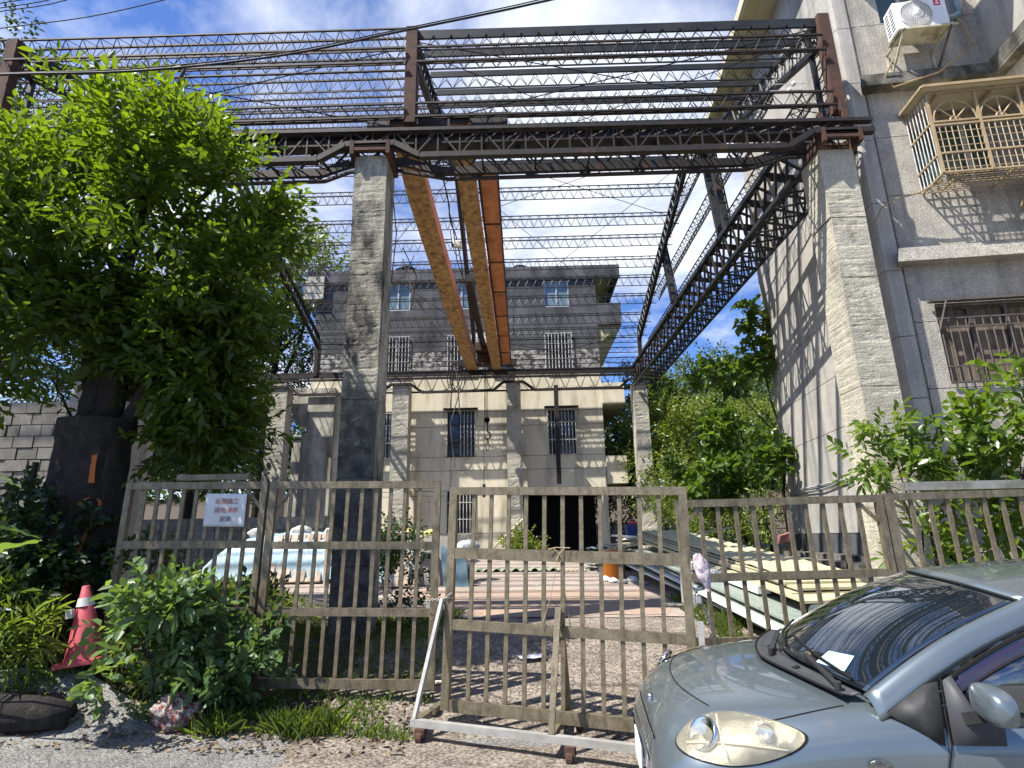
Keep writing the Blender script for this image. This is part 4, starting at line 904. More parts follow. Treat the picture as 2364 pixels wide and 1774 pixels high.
# chains, locks, bag, wire
def chain(name, pts, label, lock=None):
    g = empty(name, label, 'chain', pts[0], 'chains holding the gate'); o0 = Vector(pts[0]); pts = [Vector(p)-o0 for p in pts]; m = MB(); tot = []
    for a, b in zip(pts, pts[1:]):
        n = max(1, int((b-a).length/.026))
        tot += [a.lerp(b, i/n) for i in range(n)]
    for i, (a, b) in enumerate(zip(tot, tot[1:])):
        d = (b-a).normalized(); s = d.cross(Vector((0, 1, .1))).normalized() if i % 2 else d.cross(Vector((.3, 0, 1))).normalized()
        m.tube([a+s*.009, a+d*.012+s*.011, b+s*.008, b+d*.006, b-s*.008, a+d*.012-s*.011, a-s*.009], .0042, 4)
    m.build('links', 'bright_metal', g)
    if lock:
        p = Vector(lock)-o0; m = MB(); m.box(p.x-.02, p.x+.02, p.y-.01, p.y+.01, p.z-.05, p.z); m.tube([p+Vector((.013*math.cos(a), 0, .022*math.sin(a))) for a in np.linspace(0, math.pi, 8)], .004, 4); m.build('padlock', 'bright_metal', g)
    return g
chain('gate_chain', [(-.98, 5.93, 1.05), (-.90, 5.90, 1.09), (-.80, 5.82, 1.10), (-.72, 5.66, 1.13), (-.66, 5.64, 1.19)], 'chain tying the left gate stile to the middle fence panel', (-.93, 5.89, 1.07))
chain('gate_chain', [(1.44, 5.2, 1.22), (1.40, 5.06, 1.18), (1.44, 5.04, 1.12), (1.49, 5.1, 1.05), (1.52, 5.15, .9), (1.53, 5.15, .75), (1.50, 5.2, .6)], 'chain and padlock hanging down the right gate stile', (1.42, 5.03, 1.16))
m = MB()
def bagf(u, v):
    a = u*2*math.pi; r = (.016+.062*math.sin(math.pi*min(1, v*1.1))**.7)*(1-.25*v); z = .10-.30*v
    return (1.43+.02+r*math.cos(a)*.9+.06*v+.018*nz(a*1.3, v*6), 5.10-.06+r*math.sin(a)*.5+.018*nz(a*1.5, v*7, 4), 1.40+z+.012*nz(a*2, v*9, 2))
m.grid(bagf, 22, 16); tag(m.build('plastic_bag', 'bag_film', None, True), 'crumpled pinkish plastic bag tied over the right gate stile', 'plastic bag')
m = MB(); q = gp(1.08, -.03, 1.55)
for s in (-1, 1): m.tube([q+Vector((-.05*s, -.01, .05)), q+Vector((0, -.03, 0)), q+Vector((.035*s, -.03, -.06))], .004, 4)
m.tube([q+Vector((-.10, 0, .04)), q+Vector((-.03, 0, .055)), q+Vector((.10, 0, .05))], .005, 4); m.tube([q, q+Vector((-.10, .02, -.4)), q+Vector((-.18, .03, -.62))], .003, 4); m.tube([q+Vector((.03, .02, -.02)), q+Vector((.04, .03, -.35)), q+Vector((.08, .03, -.62)), q+Vector((.05, .04, -.75))], .0035, 4)
tag(m.build('tie_wire', 'wire_tan'), 'twisted tan wire knotted round the upper gate rail', 'wire')
mat('tube_dull', (.24, .235, .21), (.17, .165, .14), 5, .6, dirt=(.08, .08, .06), damt=.4, dscale=(6, 6, 6))
# channels lying on top of the fence
MB3 = MB(); MB3.box(-.38, .38, -.05, .05, 0, .055); tag(MB3.build('metal_channel', 'fence_metal', None, False, (-3.25, 6.09, 2.305)), 'grey metal channel lying on top of the left fence panel', 'channel')
MB3 = MB(); MB3.box(-1.0, 1.1, -.06, .06, 0, .085); tag(MB3.build('metal_channel', 'tube_dull', None, False, (4.95, 6.12, 2.05)), 'pale metal channel lying on top of the rightmost fence panel', 'channel')
# paper notice
nt_ = empty('paper_notice', 'white paper notice with red handwritten Chinese lines taped to the left fence panel', 'notice', (-3.05, 5.985, 1.985), None, (math.radians(3), math.radians(1.5), 0))
m = MB(); m.grid(lambda u, v: ((u-.5)*.425, .006*nz(u*4, v*4)-.004*math.sin(u*14), (v-.5)*.33), 12, 10); sh = m.build('sheet', 'paper', nt_, True)
sh.modifiers.new('s', 'SOLIDIFY').thickness = .0015
for body, z, s, mm in (('近期施工', .085, .062, 'ink'), ('請勿停車', -.005, .062, 'ink'), ('謝謝', -.092, .060, 'ink_dark')):
    cu = bpy.data.curves.new('txt', 'FONT'); cu.body = body; cu.size = s; cu.align_x = 'CENTER'; cu.align_y = 'CENTER'; cu.extrude = .0006
    tmp = bpy.data.objects.new('txt', cu); COL.objects.link(tmp); bpy.context.view_layer.update()
    me = bpy.data.meshes.new_from_object(tmp.evaluated_get(bpy.context.evaluated_depsgraph_get())); bpy.data.objects.remove(tmp)
    me.materials.clear(); me.materials.append(MATS[mm]); o = obj('lettering', me, nt_, (.015, -.012, z)); o.rotation_euler = (math.pi/2, 0, 0); o.scale = (1.0, 1, 1)

# ------------------------------------------------------------------ the car
def rotm(a, b, c): return Matrix.Rotation(a, 4, 'Z') @ Matrix.Rotation(c, 4, 'Y') @ Matrix.Rotation(b, 4, 'X')
CM = Matrix.Translation((.739, 4.107, -.074)) @ rotm(math.radians(174.76), math.radians(-4.44), math.radians(-.5))
car = empty('parked_car', 'silvery grey-green hatchback parked in front of the fence, nose to the left', 'car'); car.matrix_world = CM
# body sections: x, centre z, shoulder y, shoulder z, widest y, its z, lower y
ST = [(.035, .44, .46, .50, .50, .42, .46, .30), (.020, .60, .50, .56, .58, .42, .54, .24), (-.02, .715, .52, .64, .66, .44, .62, .21), (-.08, .80, .55, .71, .73, .46, .70, .20),
      (-.18, .872, .59, .775, .785, .50, .75, .20), (-.32, .918, .635, .83, .815, .55, .79, .20), (-.50, .945, .67, .872, .832, .60, .81, .20), (-.70, .965, .70, .905, .842, .64, .82, .20),
      (-.90, .983, .72, .928, .846, .66, .83, .20), (-1.15, 1.0, .735, .940, .848, .66, .835, .20), (-1.5, 1.0, .745, .945, .848, .66, .838, .20), (-2.3, 1.0, .75, .975, .848, .67, .838, .20), (-3.2, 1.0, .74, .985, .835, .68, .82, .22), (-3.6, .95, .70, .93, .80, .68, .78, .25), (-3.74, .8, .6, .8, .72, .66, .7, .3)]
def section(s, side):
    x, zc, ys, zs, ym, zm, yl, zb = s
    q = [(0, zc), (ys*.45, zc-(zc-zs)*.10), (ys*.80, zc-(zc-zs)*.42), (ys, zs), (ys+(ym-ys)*.62, zs-(zs-zm)*.22), (ym, zs-(zs-zm)*.62), (ym+.004, zm-.08), (ym-.004, (zm+zb)/2-.04), (yl, zb+.05), (yl-.05, zb)]
    return [(x, y*side, z) for y, z in q]
import bmesh
def car_mesh(name, secs, m, skip=None, sub=2, thick=0):
    mb = MB(); w = len(secs[0])
    vs = [p for s in secs for p in s]; fs = []
    for i in range(len(secs)-1):
        for j in range(w-1):
            if skip and skip(i, j): continue
            fs.append((i*w+j, (i+1)*w+j, (i+1)*w+j+1, i*w+j+1))
    mb.add(vs, fs); me = mb.mesh(name, m, True)
    b = bmesh.new(); b.from_mesh(me); bmesh.ops.remove_doubles(b, verts=b.verts, dist=1e-5); bmesh.ops.recalc_face_normals(b, faces=b.faces); bmesh.ops.delete(b, geom=[v for v in b.verts if not v.link_faces], context='VERTS'); b.to_mesh(me); b.free()
    o = obj(name, me, car); md = o.modifiers.new('sub', 'SUBSURF'); md.levels = sub; md.render_levels = sub
    if thick: k = o.modifiers.new('sol', 'SOLIDIFY'); k.thickness = thick; k.offset = 1
    return o
full = [section(s, -1)[::-1][:-1]+section(s, 1) for s in ST]
nf = len(full[0])
body = car_mesh('body', full, 'car_paint')
# wheel arches: dark discs with wheels just proud of them
for x in (-.74, -3.2):
    for sd in (1, -1):
        m = MB(); m.lathe([(.30, 0), (.29, .02), (.20, .02)], n=28); o = obj('wheel', m.mesh('tyre', 'black_plastic', True), car, (x, .853*sd, .29)); o.rotation_euler = (-math.pi/2*sd, 0, 0)
        m = MB(); m.lathe([(.001, .015), (.05, .02), (.17, .012), (.198, .025)], n=28); obj('rim', m.mesh('rim', 'alu_frame', True), o)
        m = MB(); m.lathe([(.335, -.004), (.30, -.002), (.001, -.002)], n=28); obj('arch', m.mesh('arch', 'black_gap'), o)
# greenhouse
wb = [(-1.10, -.68, 1.00), (-.93, -.36, .995), (-.87, 0, .995), (-.93, .36, .995), (-1.03, .68, .985)]
wt = [(-1.95, -.535, 1.43), (-1.83, -.28, 1.462), (-1.79, 0, 1.472), (-1.83, .28, 1.462), (-1.93, .535, 1.42)]
def ws(u, v, off=0):
    k = u*4; i = min(3, int(k)); t = k-i
    def cr3(L):
        p0, p1, p2, p3 = (Vector(L[max(i-1, 0)]), Vector(L[i]), Vector(L[i+1]), Vector(L[min(i+2, 4)]))
        return .5*((2*p1)+(p2-p0)*t+(2*p0-5*p1+4*p2-p3)*t*t+(3*p1-p0-3*p2+p3)*t**3)
    a = cr3(wb); b = cr3(wt); p = a.lerp(b, v); n = Vector((.46, 0, .89)); return p+n*(.06*math.sin(math.pi*v)*(1-.35*abs(u-.5)*2)+off)
def bm_grid(name, fn, nu, nv, m, solid=0):
    mb = MB(); mb.grid(fn, nu, nv); me = mb.mesh(name, m, True); fix_normals(me); o = obj(name, me, car)
    if solid: s = o.modifiers.new('s', 'SOLIDIFY'); s.thickness = solid; s.offset = 0
    return o
mg = bpy.data.materials.new('windscreen_glass'); mg.use_nodes = True
bb = mg.node_tree.nodes['Principled BSDF']; bb.inputs['Base Color'].default_value = (.008, .012, .016, 1); bb.inputs['Roughness'].default_value = .015; bb.inputs['IOR'].default_value = 1.75; bb.inputs['Specular IOR Level'].default_value = .8; bb.inputs['Coat Weight'].default_value = 1.0; bb.inputs['Coat Roughness'].default_value = .01; bb.inputs['Coat IOR'].default_value = 1.7
MATS['glass'] = mg
bm_grid('windscreen', lambda u, v: ws(.015+.97*u, .03+.96*v), 30, 24, 'glass', .006)
rs_, re_ = wt, [(-3.3, -.50, 1.45), (-3.36, -.26, 1.475), (-3.38, 0, 1.48), (-3.36, .26, 1.475), (-3.3, .50, 1.445)]
def roof(u, v):
    k = u*4; i = min(3, int(k)); t = k-i
    a = Vector(wt[i]).lerp(Vector(wt[i+1]), t); b = Vector(re_[i]).lerp(Vector(re_[i+1]), t); p = a.lerp(b, v)
    p.z += .085*math.sin(math.pi*min(1, .5*v+.0)**.8)*1.0*(1-abs(u-.5)**2*1.2) if v > 0 else 0
    return p
bm_grid('roof', roof, 24, 20, 'car_paint', .012)
bm_grid('windscreen_seal', lambda u, v: (ws(0.0+u*1.0, .97+.03*v, .003)), 24, 2, 'black_gap')
for sd in (1, -1):
    ii = 4 if sd > 0 else 0; b0 = Vector(wb[ii]); t0 = Vector(wt[ii]); e0 = Vector(re_[ii])
    # A pillar + cant rail: swept strip
    def pil(u, v):
        # u along pillar from fender to roof rear, v across from glass edge outwards and down
        if u < .5: p = b0.lerp(t0, u*2)+Vector((.46, 0, .89))*(.035*math.sin(math.pi*u*2))
        else: p = t0.lerp(e0, (u-.5)*2)+Vector((0, 0, .07*math.sin(math.pi*min(1, (u-.5)))*1.0))
        wdt = .075+.015*(1-u); return p+Vector((-.35*wdt*v*(1 if u < .5 else 0), sd*wdt*(.95*v), -.02*v-.075*v*v+.012*math.sin(math.pi*v)))
    bm_grid('pillar', pil, 30, 6, 'car_paint', .012)
    # quarter glass, frame, door window
    def tri(ps, nm, mm, off=0):
        m = MB(); ps = [Vector(p)+Vector((0, sd*off, 0)) for p in ps]; c = sum(ps, Vector())/len(ps)
        m.add([(p.x, p.y*1, p.z) for p in ps]+[(c.x, c.y+sd*.006, c.z)], [(i, (i+1) % len(ps), len(ps)) for i in range(len(ps))])
        me = m.mesh(nm, mm, True); fix_normals(me); o = obj(nm, me, car); s = o.modifiers.new('s', 'SOLIDIFY'); s.thickness = .006; s.offset = 0; return o
    Y = lambda y: sd*y
    tri([(-1.095, Y(.752), .935), (-1.16, Y(.772), .895), (-1.245, Y(.802), .850), (-1.300, Y(.832), .822), (-1.325, Y(.792), .93), (-1.362, Y(.722), 1.075), (-1.30, Y(.714), 1.055), (-1.2, Y(.728), .998)], 'quarter_glass', 'black_plastic', .012)
    tri([(-1.335, Y(.828), .828), (-1.56, Y(.84), .835), (-1.58, Y(.812), .92), (-1.46, Y(.79), .985), (-1.415, Y(.74), 1.11), (-1.375, Y(.738), 1.085)], 'mirror_base', 'cowl_plastic', .016)
    tri([(-1.42, Y(.79), .955), (-2.15, Y(.80), .965), (-2.3, Y(.60), 1.36), (-1.98, Y(.622), 1.33), (-1.7, Y(.665), 1.235), (-1.47, Y(.72), 1.11)], 'door_window', 'glass', .0)
    tri([(-2.32, Y(.80), .97), (-3.1, Y(.79), .985), (-3.0, Y(.62), 1.35), (-2.42, Y(.605), 1.37)], 'rear_door_window', 'glass', .0)
    # window visor and frame
    fp_ = [(-1.385, .740, 1.085), (-1.55, .714, 1.175), (-1.75, .678, 1.268), (-1.98, .648, 1.342), (-2.25, .628, 1.392), (-2.6, .622, 1.405)]
    def strip(w0, w1, out, nm, mm):
        vs = []
        for (x, y, z) in fp_: vs += [(x, sd*(y+out), z-w0), (x-.01, sd*(y+out+.25*(w1-w0)), z-w1)]
        m = MB(); m.add(vs, [(2*i, 2*i+2, 2*i+3, 2*i+1) for i in range(len(fp_)-1)]); me = m.mesh(nm, mm, True); fix_normals(me); o = obj(nm, me, car); o.modifiers.new('sub', 'SUBSURF').levels = 2; s = o.modifiers.new('s', 'SOLIDIFY'); s.thickness = .006; s.offset = 0
    strip(.0, .018, .004, 'door_seal', 'black_gap'); strip(.030, .085, .018, 'window_visor', 'visor')
    # body side between belt and window
    m = MB(); vs = []
    for x, z in ((-1.33, .94), (-1.6, .95), (-2.2, .965), (-3.1, .98)): vs += [(x, sd*.775, z+.02), (x, sd*.80, z-.05)]
    m.add(vs, [(2*i, 2*i+2, 2*i+3, 2*i+1) for i in range(3)]); me = m.mesh('belt_trim', 'black_plastic', True); obj('belt_trim', me, car)
    # door shut lines
    def line(pts, nm='shut_line', r=.0045):
        m = MB(); m.tube([(p[0], sd*p[1], p[2]) for p in pts], r, 5); m.build(nm, 'black_gap', car)
    line([(-1.375, .738, 1.10), (-1.345, .80, .90), (-1.33, .838, .82), (-1.29, .852, .70), (-1.275, .853, .5), (-1.28, .848, .3)])
    line([(-2.32, .80, .95), (-2.36, .85, .7), (-2.36, .85, .35)])
    line([(-1.03, .70, .985), (-1.10, .745, .95), (-1.13, .762, .925)])
    # mirror
    m = MB(); m.grid(lambda u, v: (0.125*math.sin(math.pi*u)**.55*math.cos(2*math.pi*v)*(1 if True else 0)*.55-.0, 0, 0), 2, 2)
    def mir(u, v):
        a = 2*math.pi*u; t = -1+2*v; r = (1-abs(t)**2.6)**(1/2.6)
        cx = math.copysign(abs(math.cos(a))**.65, math.cos(a)); sz = math.copysign(abs(math.sin(a))**.65, math.sin(a))
        return Vector((-1.47+.062*cx*r+.02*t*sd*0, sd*(.955+.118*t), 1.045+.078*sz*r-.008*t))
    bm_grid('mirror_housing', mir, 28, 18, 'car_paint')
    m = MB(); m.bar((-1.44, sd*.80, .93), (-1.46, sd*.90, .975), .07, .05); m.build('mirror_arm', 'black_plastic', car)
    m = MB(); m.lathe([(.001, .006), (.05, .005), (.062, 0)], n=20); o = obj('side_marker', m.mesh('side_marker', 'lamp_reflector', True), car, (-1.0, sd*.851, .735)); o.rotation_euler = (-math.pi/2*sd, 0, 0); o.scale = (.85, .45, 1)
# cowl panel and wipers
bm_grid('cowl', lambda u, v: ws(.01+.98*u, .0, 0).lerp(Vector((ws(.01+.98*u, 0, 0).x+.135-.05*abs(u-.5)*2, ws(.01+.98*u, 0).y*.985, ws(.01+.98*u, 0).z-.010)), v)+Vector((0, 0, .012*math.sin(v*9)*.3+.006)), 30, 8, 'cowl_plastic', .006)
m = MB(); m.tube([ws(.01+.98*i/20, 0)+Vector((.135-.05*abs(i/20-.5)*2+.003, 0, .0)) for i in range(21)], .008, 5); m.build('hood_gap', 'black_gap', car)
for (u0, v0, u1, v1) in ((.93, .0, .42, .13), (.50, -.0, .06, .12)):
    a = ws(u0, v0)+Vector((.07, 0, .025)); b = ws(lerp(u0, u1, .55), v0+.06)+Vector((.02, 0, .03)); m = MB(); m.rod(a+Vector((0, 0, -.02)), a+Vector((0, 0, .02)), .018, 10); m.bar(a, b, .026, .014); m.build('wiper_arm', 'black_plastic', car)
    m = MB(); p0 = ws(u0-.03, v0+.05, .018); p1 = ws(u1, v1, .018); m.tube([p0, ws((u0+u1)/2, (v0+.05+v1)/2, .022), p1], .008, 5); m.build('wiper_blade', 'black_gap', car)
for (x, y) in ((-.86, .26), (-.86, -.2)):
    m = MB(); m.prism([(-.02, 0), (.03, 0), (-.01, .016)], 'y', y-.018, y+.018); m.build('washer_jet', 'black_gap', car, loc=(x, 0, .995))
# hood shut lines
def hz(x, y):
    for a, b in zip(ST, ST[1:]):
        if b[0] <= x <= a[0]:
            t = (a[0]-x)/(a[0]-b[0]); s = [lerp(p, q, t) for p, q in zip(a, b)]; break
    r = abs(y)/s[2]; pts = [(0, s[1]), (.45, s[1]-(s[1]-s[3])*.10), (.8, s[1]-(s[1]-s[3])*.42), (1, s[3]), (1.2, s[3]-.1)]
    for p, q in zip(pts, pts[1:]):
        if p[0] <= r <= q[0]: return lerp(p[1], q[1], (r-p[0])/(q[0]-p[0]))
    return s[3]
def on_body(pts, r, nm, m, off=.0):
    bpy.context.view_layer.update()
    out = []
    for p, d in pts:
        hit, loc, nrm, idx = BODY_T.ray_cast(Vector(p), Vector(d))[0:4] if False else (lambda t: (t[0] is not None, t[0], t[1], t[2]))(BODY_T.ray_cast(Vector(p), Vector(d).normalized()))
        if hit: out.append(loc+nrm*off)
    mb = MB(); mb.tube(out, r, 5); return mb.build(nm, m, car)
from mathutils.bvhtree import BVHTree
bpy.context.view_layer.update(); dg = bpy.context.evaluated_depsgraph_get()
_me = body.evaluated_get(dg).to_mesh(); BODY_T = BVHTree.FromPolygons([v.co.copy() for v in _me.vertices], [tuple(p.vertices) for p in _me.polygons])
DN = (0, 0, -1)
for sd in (1, -1):
    on_body([((lerp(-.93, -.52, t), sd*lerp(.675, .70, math.sin(t*2)), 1.5), DN) for t in np.linspace(0, 1, 10)], .0045, 'shut_line', 'black_gap')
on_body([((lerp(-.185, -.30, abs(t)**2.2), t*.50, 1.5), DN) for t in np.linspace(-1, 1, 21)], .0045, 'shut_line', 'black_gap')
for sd in (1, -1):   # crease on the bonnet
    pass
# headlights: patches lifted off the body surface, lens over a reflector
def hl_outline():
    return [(-.13, .520, .655), (-.155, .50, .72), (-.235, .50, .785), (-.33, .54, .845), (-.44, .615, .882), (-.56, .70, .885), (-.65, .76, .872), (-.71, .80, .845), (-.68, .822, .80), (-.58, .828, .75), (-.46, .812, .70), (-.34, .765, .655), (-.24, .68, .628), (-.165, .59, .625)]
for sd in (1, -1):
    ol = [Vector((x, sd*y, z)) for x, y, z in hl_outline()]; c = sum(ol, Vector())/len(ol); ol = [c+(p-c)*.93 for p in ol]; dirn = Vector((-.55, -sd*.62, -.56)).normalized()
    def proj(p, off):
        h = BODY_T.ray_cast(p-dirn*.6, dirn); 
        if h[0] is None: return p
        return h[0]+h[1]*off
    def patch(nm, mm, scale, off, bulge, n=5):
        m = MB(); vs = []; fs = []; K = len(ol)*3
        pts = []
        for i in range(K):
            a = i//3; t = (i % 3)/3; p0, p1, p2, p3 = ol[a-1], ol[a], ol[(a+1) % len(ol)], ol[(a+2) % len(ol)]
            pts.append(.5*((2*p1)+(p2-p0)*t+(2*p0-5*p1+4*p2-p3)*t*t+(3*p1-p0-3*p2+p3)*t**3))
        for r in range(n+1):
            k = scale*(1-r/n*.98)
            for p in pts: vs.append(proj(c+(p-c)*k, off+bulge*(1-k**2)))
        for r in range(n):
            for i in range(K): fs.append((r*K+i, r*K+(i+1) % K, (r+1)*K+(i+1) % K, (r+1)*K+i))
        m.add(vs, fs); me = m.mesh(nm, mm, True); fix_normals(me)
        return obj(nm, me, car)
    patch('headlight_gap', 'black_gap', 1.03, .002, 0); h = patch('headlight', 'lamp_reflector', .985, .005, .002)
    q = proj(Vector((-.27, sd*.62, .74)), .012); m = MB(); m.lathe([(.001, -.002), (.03, .0), (.062, .008), (.078, .018), (.084, .018), (.086, .0)], n=28)
    o = obj('lamp_bowl', m.mesh('lamp_bowl', 'chrome', True), car, q); o.rotation_euler = Vector((.72, sd*.45, .5)).to_track_quat('Z', 'Y').to_euler()
    # dark divider fin and bezel inside the lamp
    for (ax, az, bx, bz, ay, by) in ((-.33, .84, -.36, .67, .57, .74), (-.20, .66, -.62, .77, .56, .81)):
        pa_ = [proj(Vector((lerp(ax, bx, t), sd*lerp(ay, by, t), lerp(az, bz, t))), .012) for t in np.linspace(.03, .97, 9)]; mb_ = MB(); mb_.tube(pa_, .006, 5); mb_.build('lamp_fin', 'ac_grille', car, True)
    q3 = proj(Vector((-.52, sd*.75, .82)), .010); mb_ = MB(); mb_.lathe([(.001, 0), (.032, .004), (.042, .012)], n=18); o_ = obj('indicator_bowl', mb_.mesh('indicator_bowl', 'chrome', True), car, q3); o_.rotation_euler = Vector((.45, sd*.75, .5)).to_track_quat('Z', 'Y').to_euler()
    gl_ = bpy.data.materials.get('lens') or bpy.data.materials.new('lens')
    if not gl_.use_nodes or 'lens' not in MATS:
        gl_.use_nodes = True; N = gl_.node_tree.nodes; L = gl_.node_tree.links; pb = N['Principled BSDF']; pb.inputs['Base Color'].default_value = (.55, .52, .40, 1); pb.inputs['Roughness'].default_value = .08; pb.inputs['Coat Weight'].default_value = 1
        tr = N.new('ShaderNodeBsdfTransparent'); tr.inputs[0].default_value = (.95, .93, .84, 1); mxs = N.new('ShaderNodeMixShader'); mxs.inputs[0].default_value = .22; L.new(tr.outputs[0], mxs.inputs[1]); L.new(pb.outputs[0], mxs.inputs[2]); L.new(mxs.outputs[0], N['Material Output'].inputs[0]); MATS['lens'] = gl_
    patch('headlight_lens', 'lens', .985, .010, .030, 7)
# grille slit, emblem, number plate, bumper line
m = MB()
for i in range(6):
    for j in range(12):
        y = -.33+.06*j; z = .655-.018*i; h = BODY_T.ray_cast(Vector((.5, y, z)), Vector((-1, 0, 0)))
        if h[0] is not None: m.add([h[0]+Vector((.004, dy, dz)) for dy, dz in ((-.022, -.006), (.022, -.006), (.022, .007), (-.022, .007))], [(0, 1, 2, 3)])
m.build('grille_mesh', 'bright_metal', car)
m = MB(); vs = []
for i in range(21):
    y = -.40+.04*i
    for z in (.672, .545):
        zz_ = z-.06*abs(y)**2; h = BODY_T.ray_cast(Vector((.5, y, zz_)), Vector((-1, 0, 0))); vs.append(h[0]+Vector((.002, 0, 0)))
m.add(vs, [(2*i, 2*i+1, 2*i+3, 2*i+2) for i in range(20)]); me = m.mesh('grille', 'black_gap'); obj('grille', me, car)
h = BODY_T.ray_cast(Vector((.5, 0, .745)), Vector((-1, 0, 0)))[0]+Vector((.012, 0, 0)); m = MB()
m.tube([h+Vector((.0, .062*math.cos(a), .042*math.sin(a))) for a in np.linspace(0, 2*math.pi, 25)], .006, 5)
m.tube([h+Vector((.004, .022*math.cos(a), .040*math.sin(a))) for a in np.linspace(0, 2*math.pi, 21)], .005, 5)
m.tube([h+Vector((.004, .045*math.cos(a), .018+.018*math.sin(a))) for a in np.linspace(0, 2*math.pi, 21)], .005, 5); m.build('emblem', 'chrome', car, True)
m = MB(); m.box(.048, .056, -.17, .17, .36, .52); m.box(.040, .050, -.155, .155, .375, .505); m.build('number_plate', 'white_plastic', car)
m = MB(); p = [ws(.80, .07, .012), ws(.90, .10, .012), ws(.885, .24, .012), ws(.79, .20, .012)]
p = [ws(.70, .06, .0075), ws(.84, .08, .0075), ws(.815, .19, .0075), ws(.70, .155, .0075)]
m.add(p, [(0, 1, 2, 3)]); m.build('windscreen_sticker', 'sticker', car)
m = MB(); m.tube([ws(.0+i/20, .985)+Vector((0, 0, .004)) for i in range(21)], .006, 4); m.build('roof_seal', 'black_gap', car)

# ------------------------------------------------------------------ traffic cone, litter
g = empty('traffic_cone', 'faded red traffic cone with one dirty white band leaning among the weeds', 'cone', (-4.0, 5.62, G(-4.0, 5.62)+.02), None, (math.radians(2), math.radians(-7), .2)); g.scale = (.88, .88, .92)
m = MB(); m.lathe([(.185, .02), (.17, .06), (.035, .70), (.028, .705), (.001, .70)], n=28); m.build('cone_shell', 'cone_red', g, True)
m = MB(); m.lathe([(.0840, .515), (.0640, .592)], n=28); m.lathe([(.0850, .513), (.0840, .515)], n=28); m.build('reflective_band', 'cone_band', g, True)
MB().box(-.2, .2, -.2, .2, -.02, .02).build('base', 'cone_red', g)
MB().box(-.13, -.07, -.12, -.06, .42, .50).build('tag', 'white_sack', g)
def flat_litter(name, x, y, sx, sy, m, label, cat, rz_=0, curl=.01):
    mb = MB(); z0 = G(x, y)+.035
    def f(u, v):
        a = (u-.5)*sx; b = (v-.5)*sy; return (a*math.cos(rz_)-b*math.sin(rz_), a*math.sin(rz_)+b*math.cos(rz_), curl*(nz(u*3, v*3, x)+.6))
    mb.grid(f, 8, 6); tag(mb.build(name, m, None, True, (x, y, z0)), label, cat)
flat_litter('flyer', .06, 7.0, .30, .20, 'paper_blue', 'bluish white flyer lying flat on the drive behind the gate', 'flyer', .3)
flat_litter('wrapper', .93, 4.98, .12, .06, 'foam_white', 'small white wrapper on the gravel in front of the gate near the car', 'wrapper', -.4, .02)
flat_litter('cardboard_scrap', -.86, 6.35, .2, .05, 'white_sack', 'pale scrap of card under the middle fence panel', 'scrap', .6, .02)
m = MB()
for a0 in range(1):
    m.grid(lambda u, v: (.06*(u-.5)*2*.9, .035*(v-.5), .04*math.sin(math.pi*u)**.7+.01*nz(u*4, v*5)), 12, 4)
tag(m.build('dead_leaf', 'dry_leaf', None, True, (-1.02, 5.05, G(-1.02, 5.05)+.02)), 'large curled dead leaf beside the left castor of the gate', 'leaf')
m = MB()
def rb(u, v):
    a = 2*math.pi*u; b = math.pi*v; r = 1+.35*nz(math.cos(a)*2, math.sin(a)*2, b*2)+.22*nz(math.cos(a)*7, math.sin(a)*7, b*7); return (.18*r*math.sin(b)*math.cos(a), .12*r*math.sin(b)*math.sin(a), .15*r*math.cos(b)+.14)
m.grid(rb, 60, 36); m_ = m; tag(m.build('rubbish_bag', 'bag_red', None, True, (-3.0, 5.40, G(-3.0, 5.4)-.02)), 'torn red and white plastic rubbish bag half hidden under the leafy shrub', 'rubbish bag')
# fallen log-like kerb at far left
m = MB(); m.tube([(-5.2, 5.2, G(-5.2, 5.2)+.08), (-4.6, 5.12, G(-4.6, 5.12)+.12), (-4.0, 5.16, G(-4, 5.16)+.10), (-3.75, 5.2, G(-3.75, 5.2)+.06)], .14, 9, rs=[.15, .17, .14, .10])
tag(m.build('mossy_log', 'bark', None, True), 'dark weathered log lying at the left road edge below the cone', 'log')

# ------------------------------------------------------------------ piles in the yard, left
def pallet(name, loc, rot, label, group='wooden pallets in the left pile', n=7, L=1.1, Wd=1.1):
    g = empty(name, label, 'pallet', loc, group, rot)
    me = MB().box(-.045, .045, 0, L, .10, .12).mesh('plank', 'pallet_wood'); me2 = MB().box(-Wd/2, Wd/2, -.045, .045, .0, .098).mesh('bearer', 'pallet_wood')
    for i in range(n): o = obj('plank', me, g, (lerp(-Wd/2+.05, Wd/2-.05, i/(n-1)), 0, 0))
    for y in (.05, L/2, L-.05): obj('bearer', me2, g, (0, y, 0))
    return g
gz = lambda x, y: G(x, y)+.022
pallet('wooden_pallet', (-4.85, 12.75, gz(-4.85, 12.7)), (math.radians(62), 0, math.radians(3)), 'pale wooden pallet leaning up against the blue tarpaulin')
pallet('wooden_pallet', (-7.2, 14.6, gz(-7.2, 14.6)), (0, 0, .2), 'wooden pallet lying flat at the left end of the blue tarpaulin')
pallet('wooden_pallet', (-2.62, 12.0, gz(-2.6, 12)), (math.radians(74), 0, math.radians(-4)), 'wooden pallet standing by the bramble left of the gate', n=6)
pallet('wooden_pallet', (-1.9, 12.7, gz(-1.9, 12.7)), (0, 0, -.15), 'wooden pallet lying flat under the grey board')
for i, (x, y, r) in enumerate(((-4.12, 12.55, .10), (-3.98, 12.6, .06))):
    m = MB(); m.box(-.06, .06, -.012, .012, 0, 1.12); tag(m.build('timber_plank', 'pallet_wood', None, False, (x, y, gz(x, y))), ['plank leaning on the tarpaulin just left of the big column', 'plank hard against the left side of the big column'][i], 'plank', 'planks by the tarpaulin'); bpy.data.objects[-1] if False else None
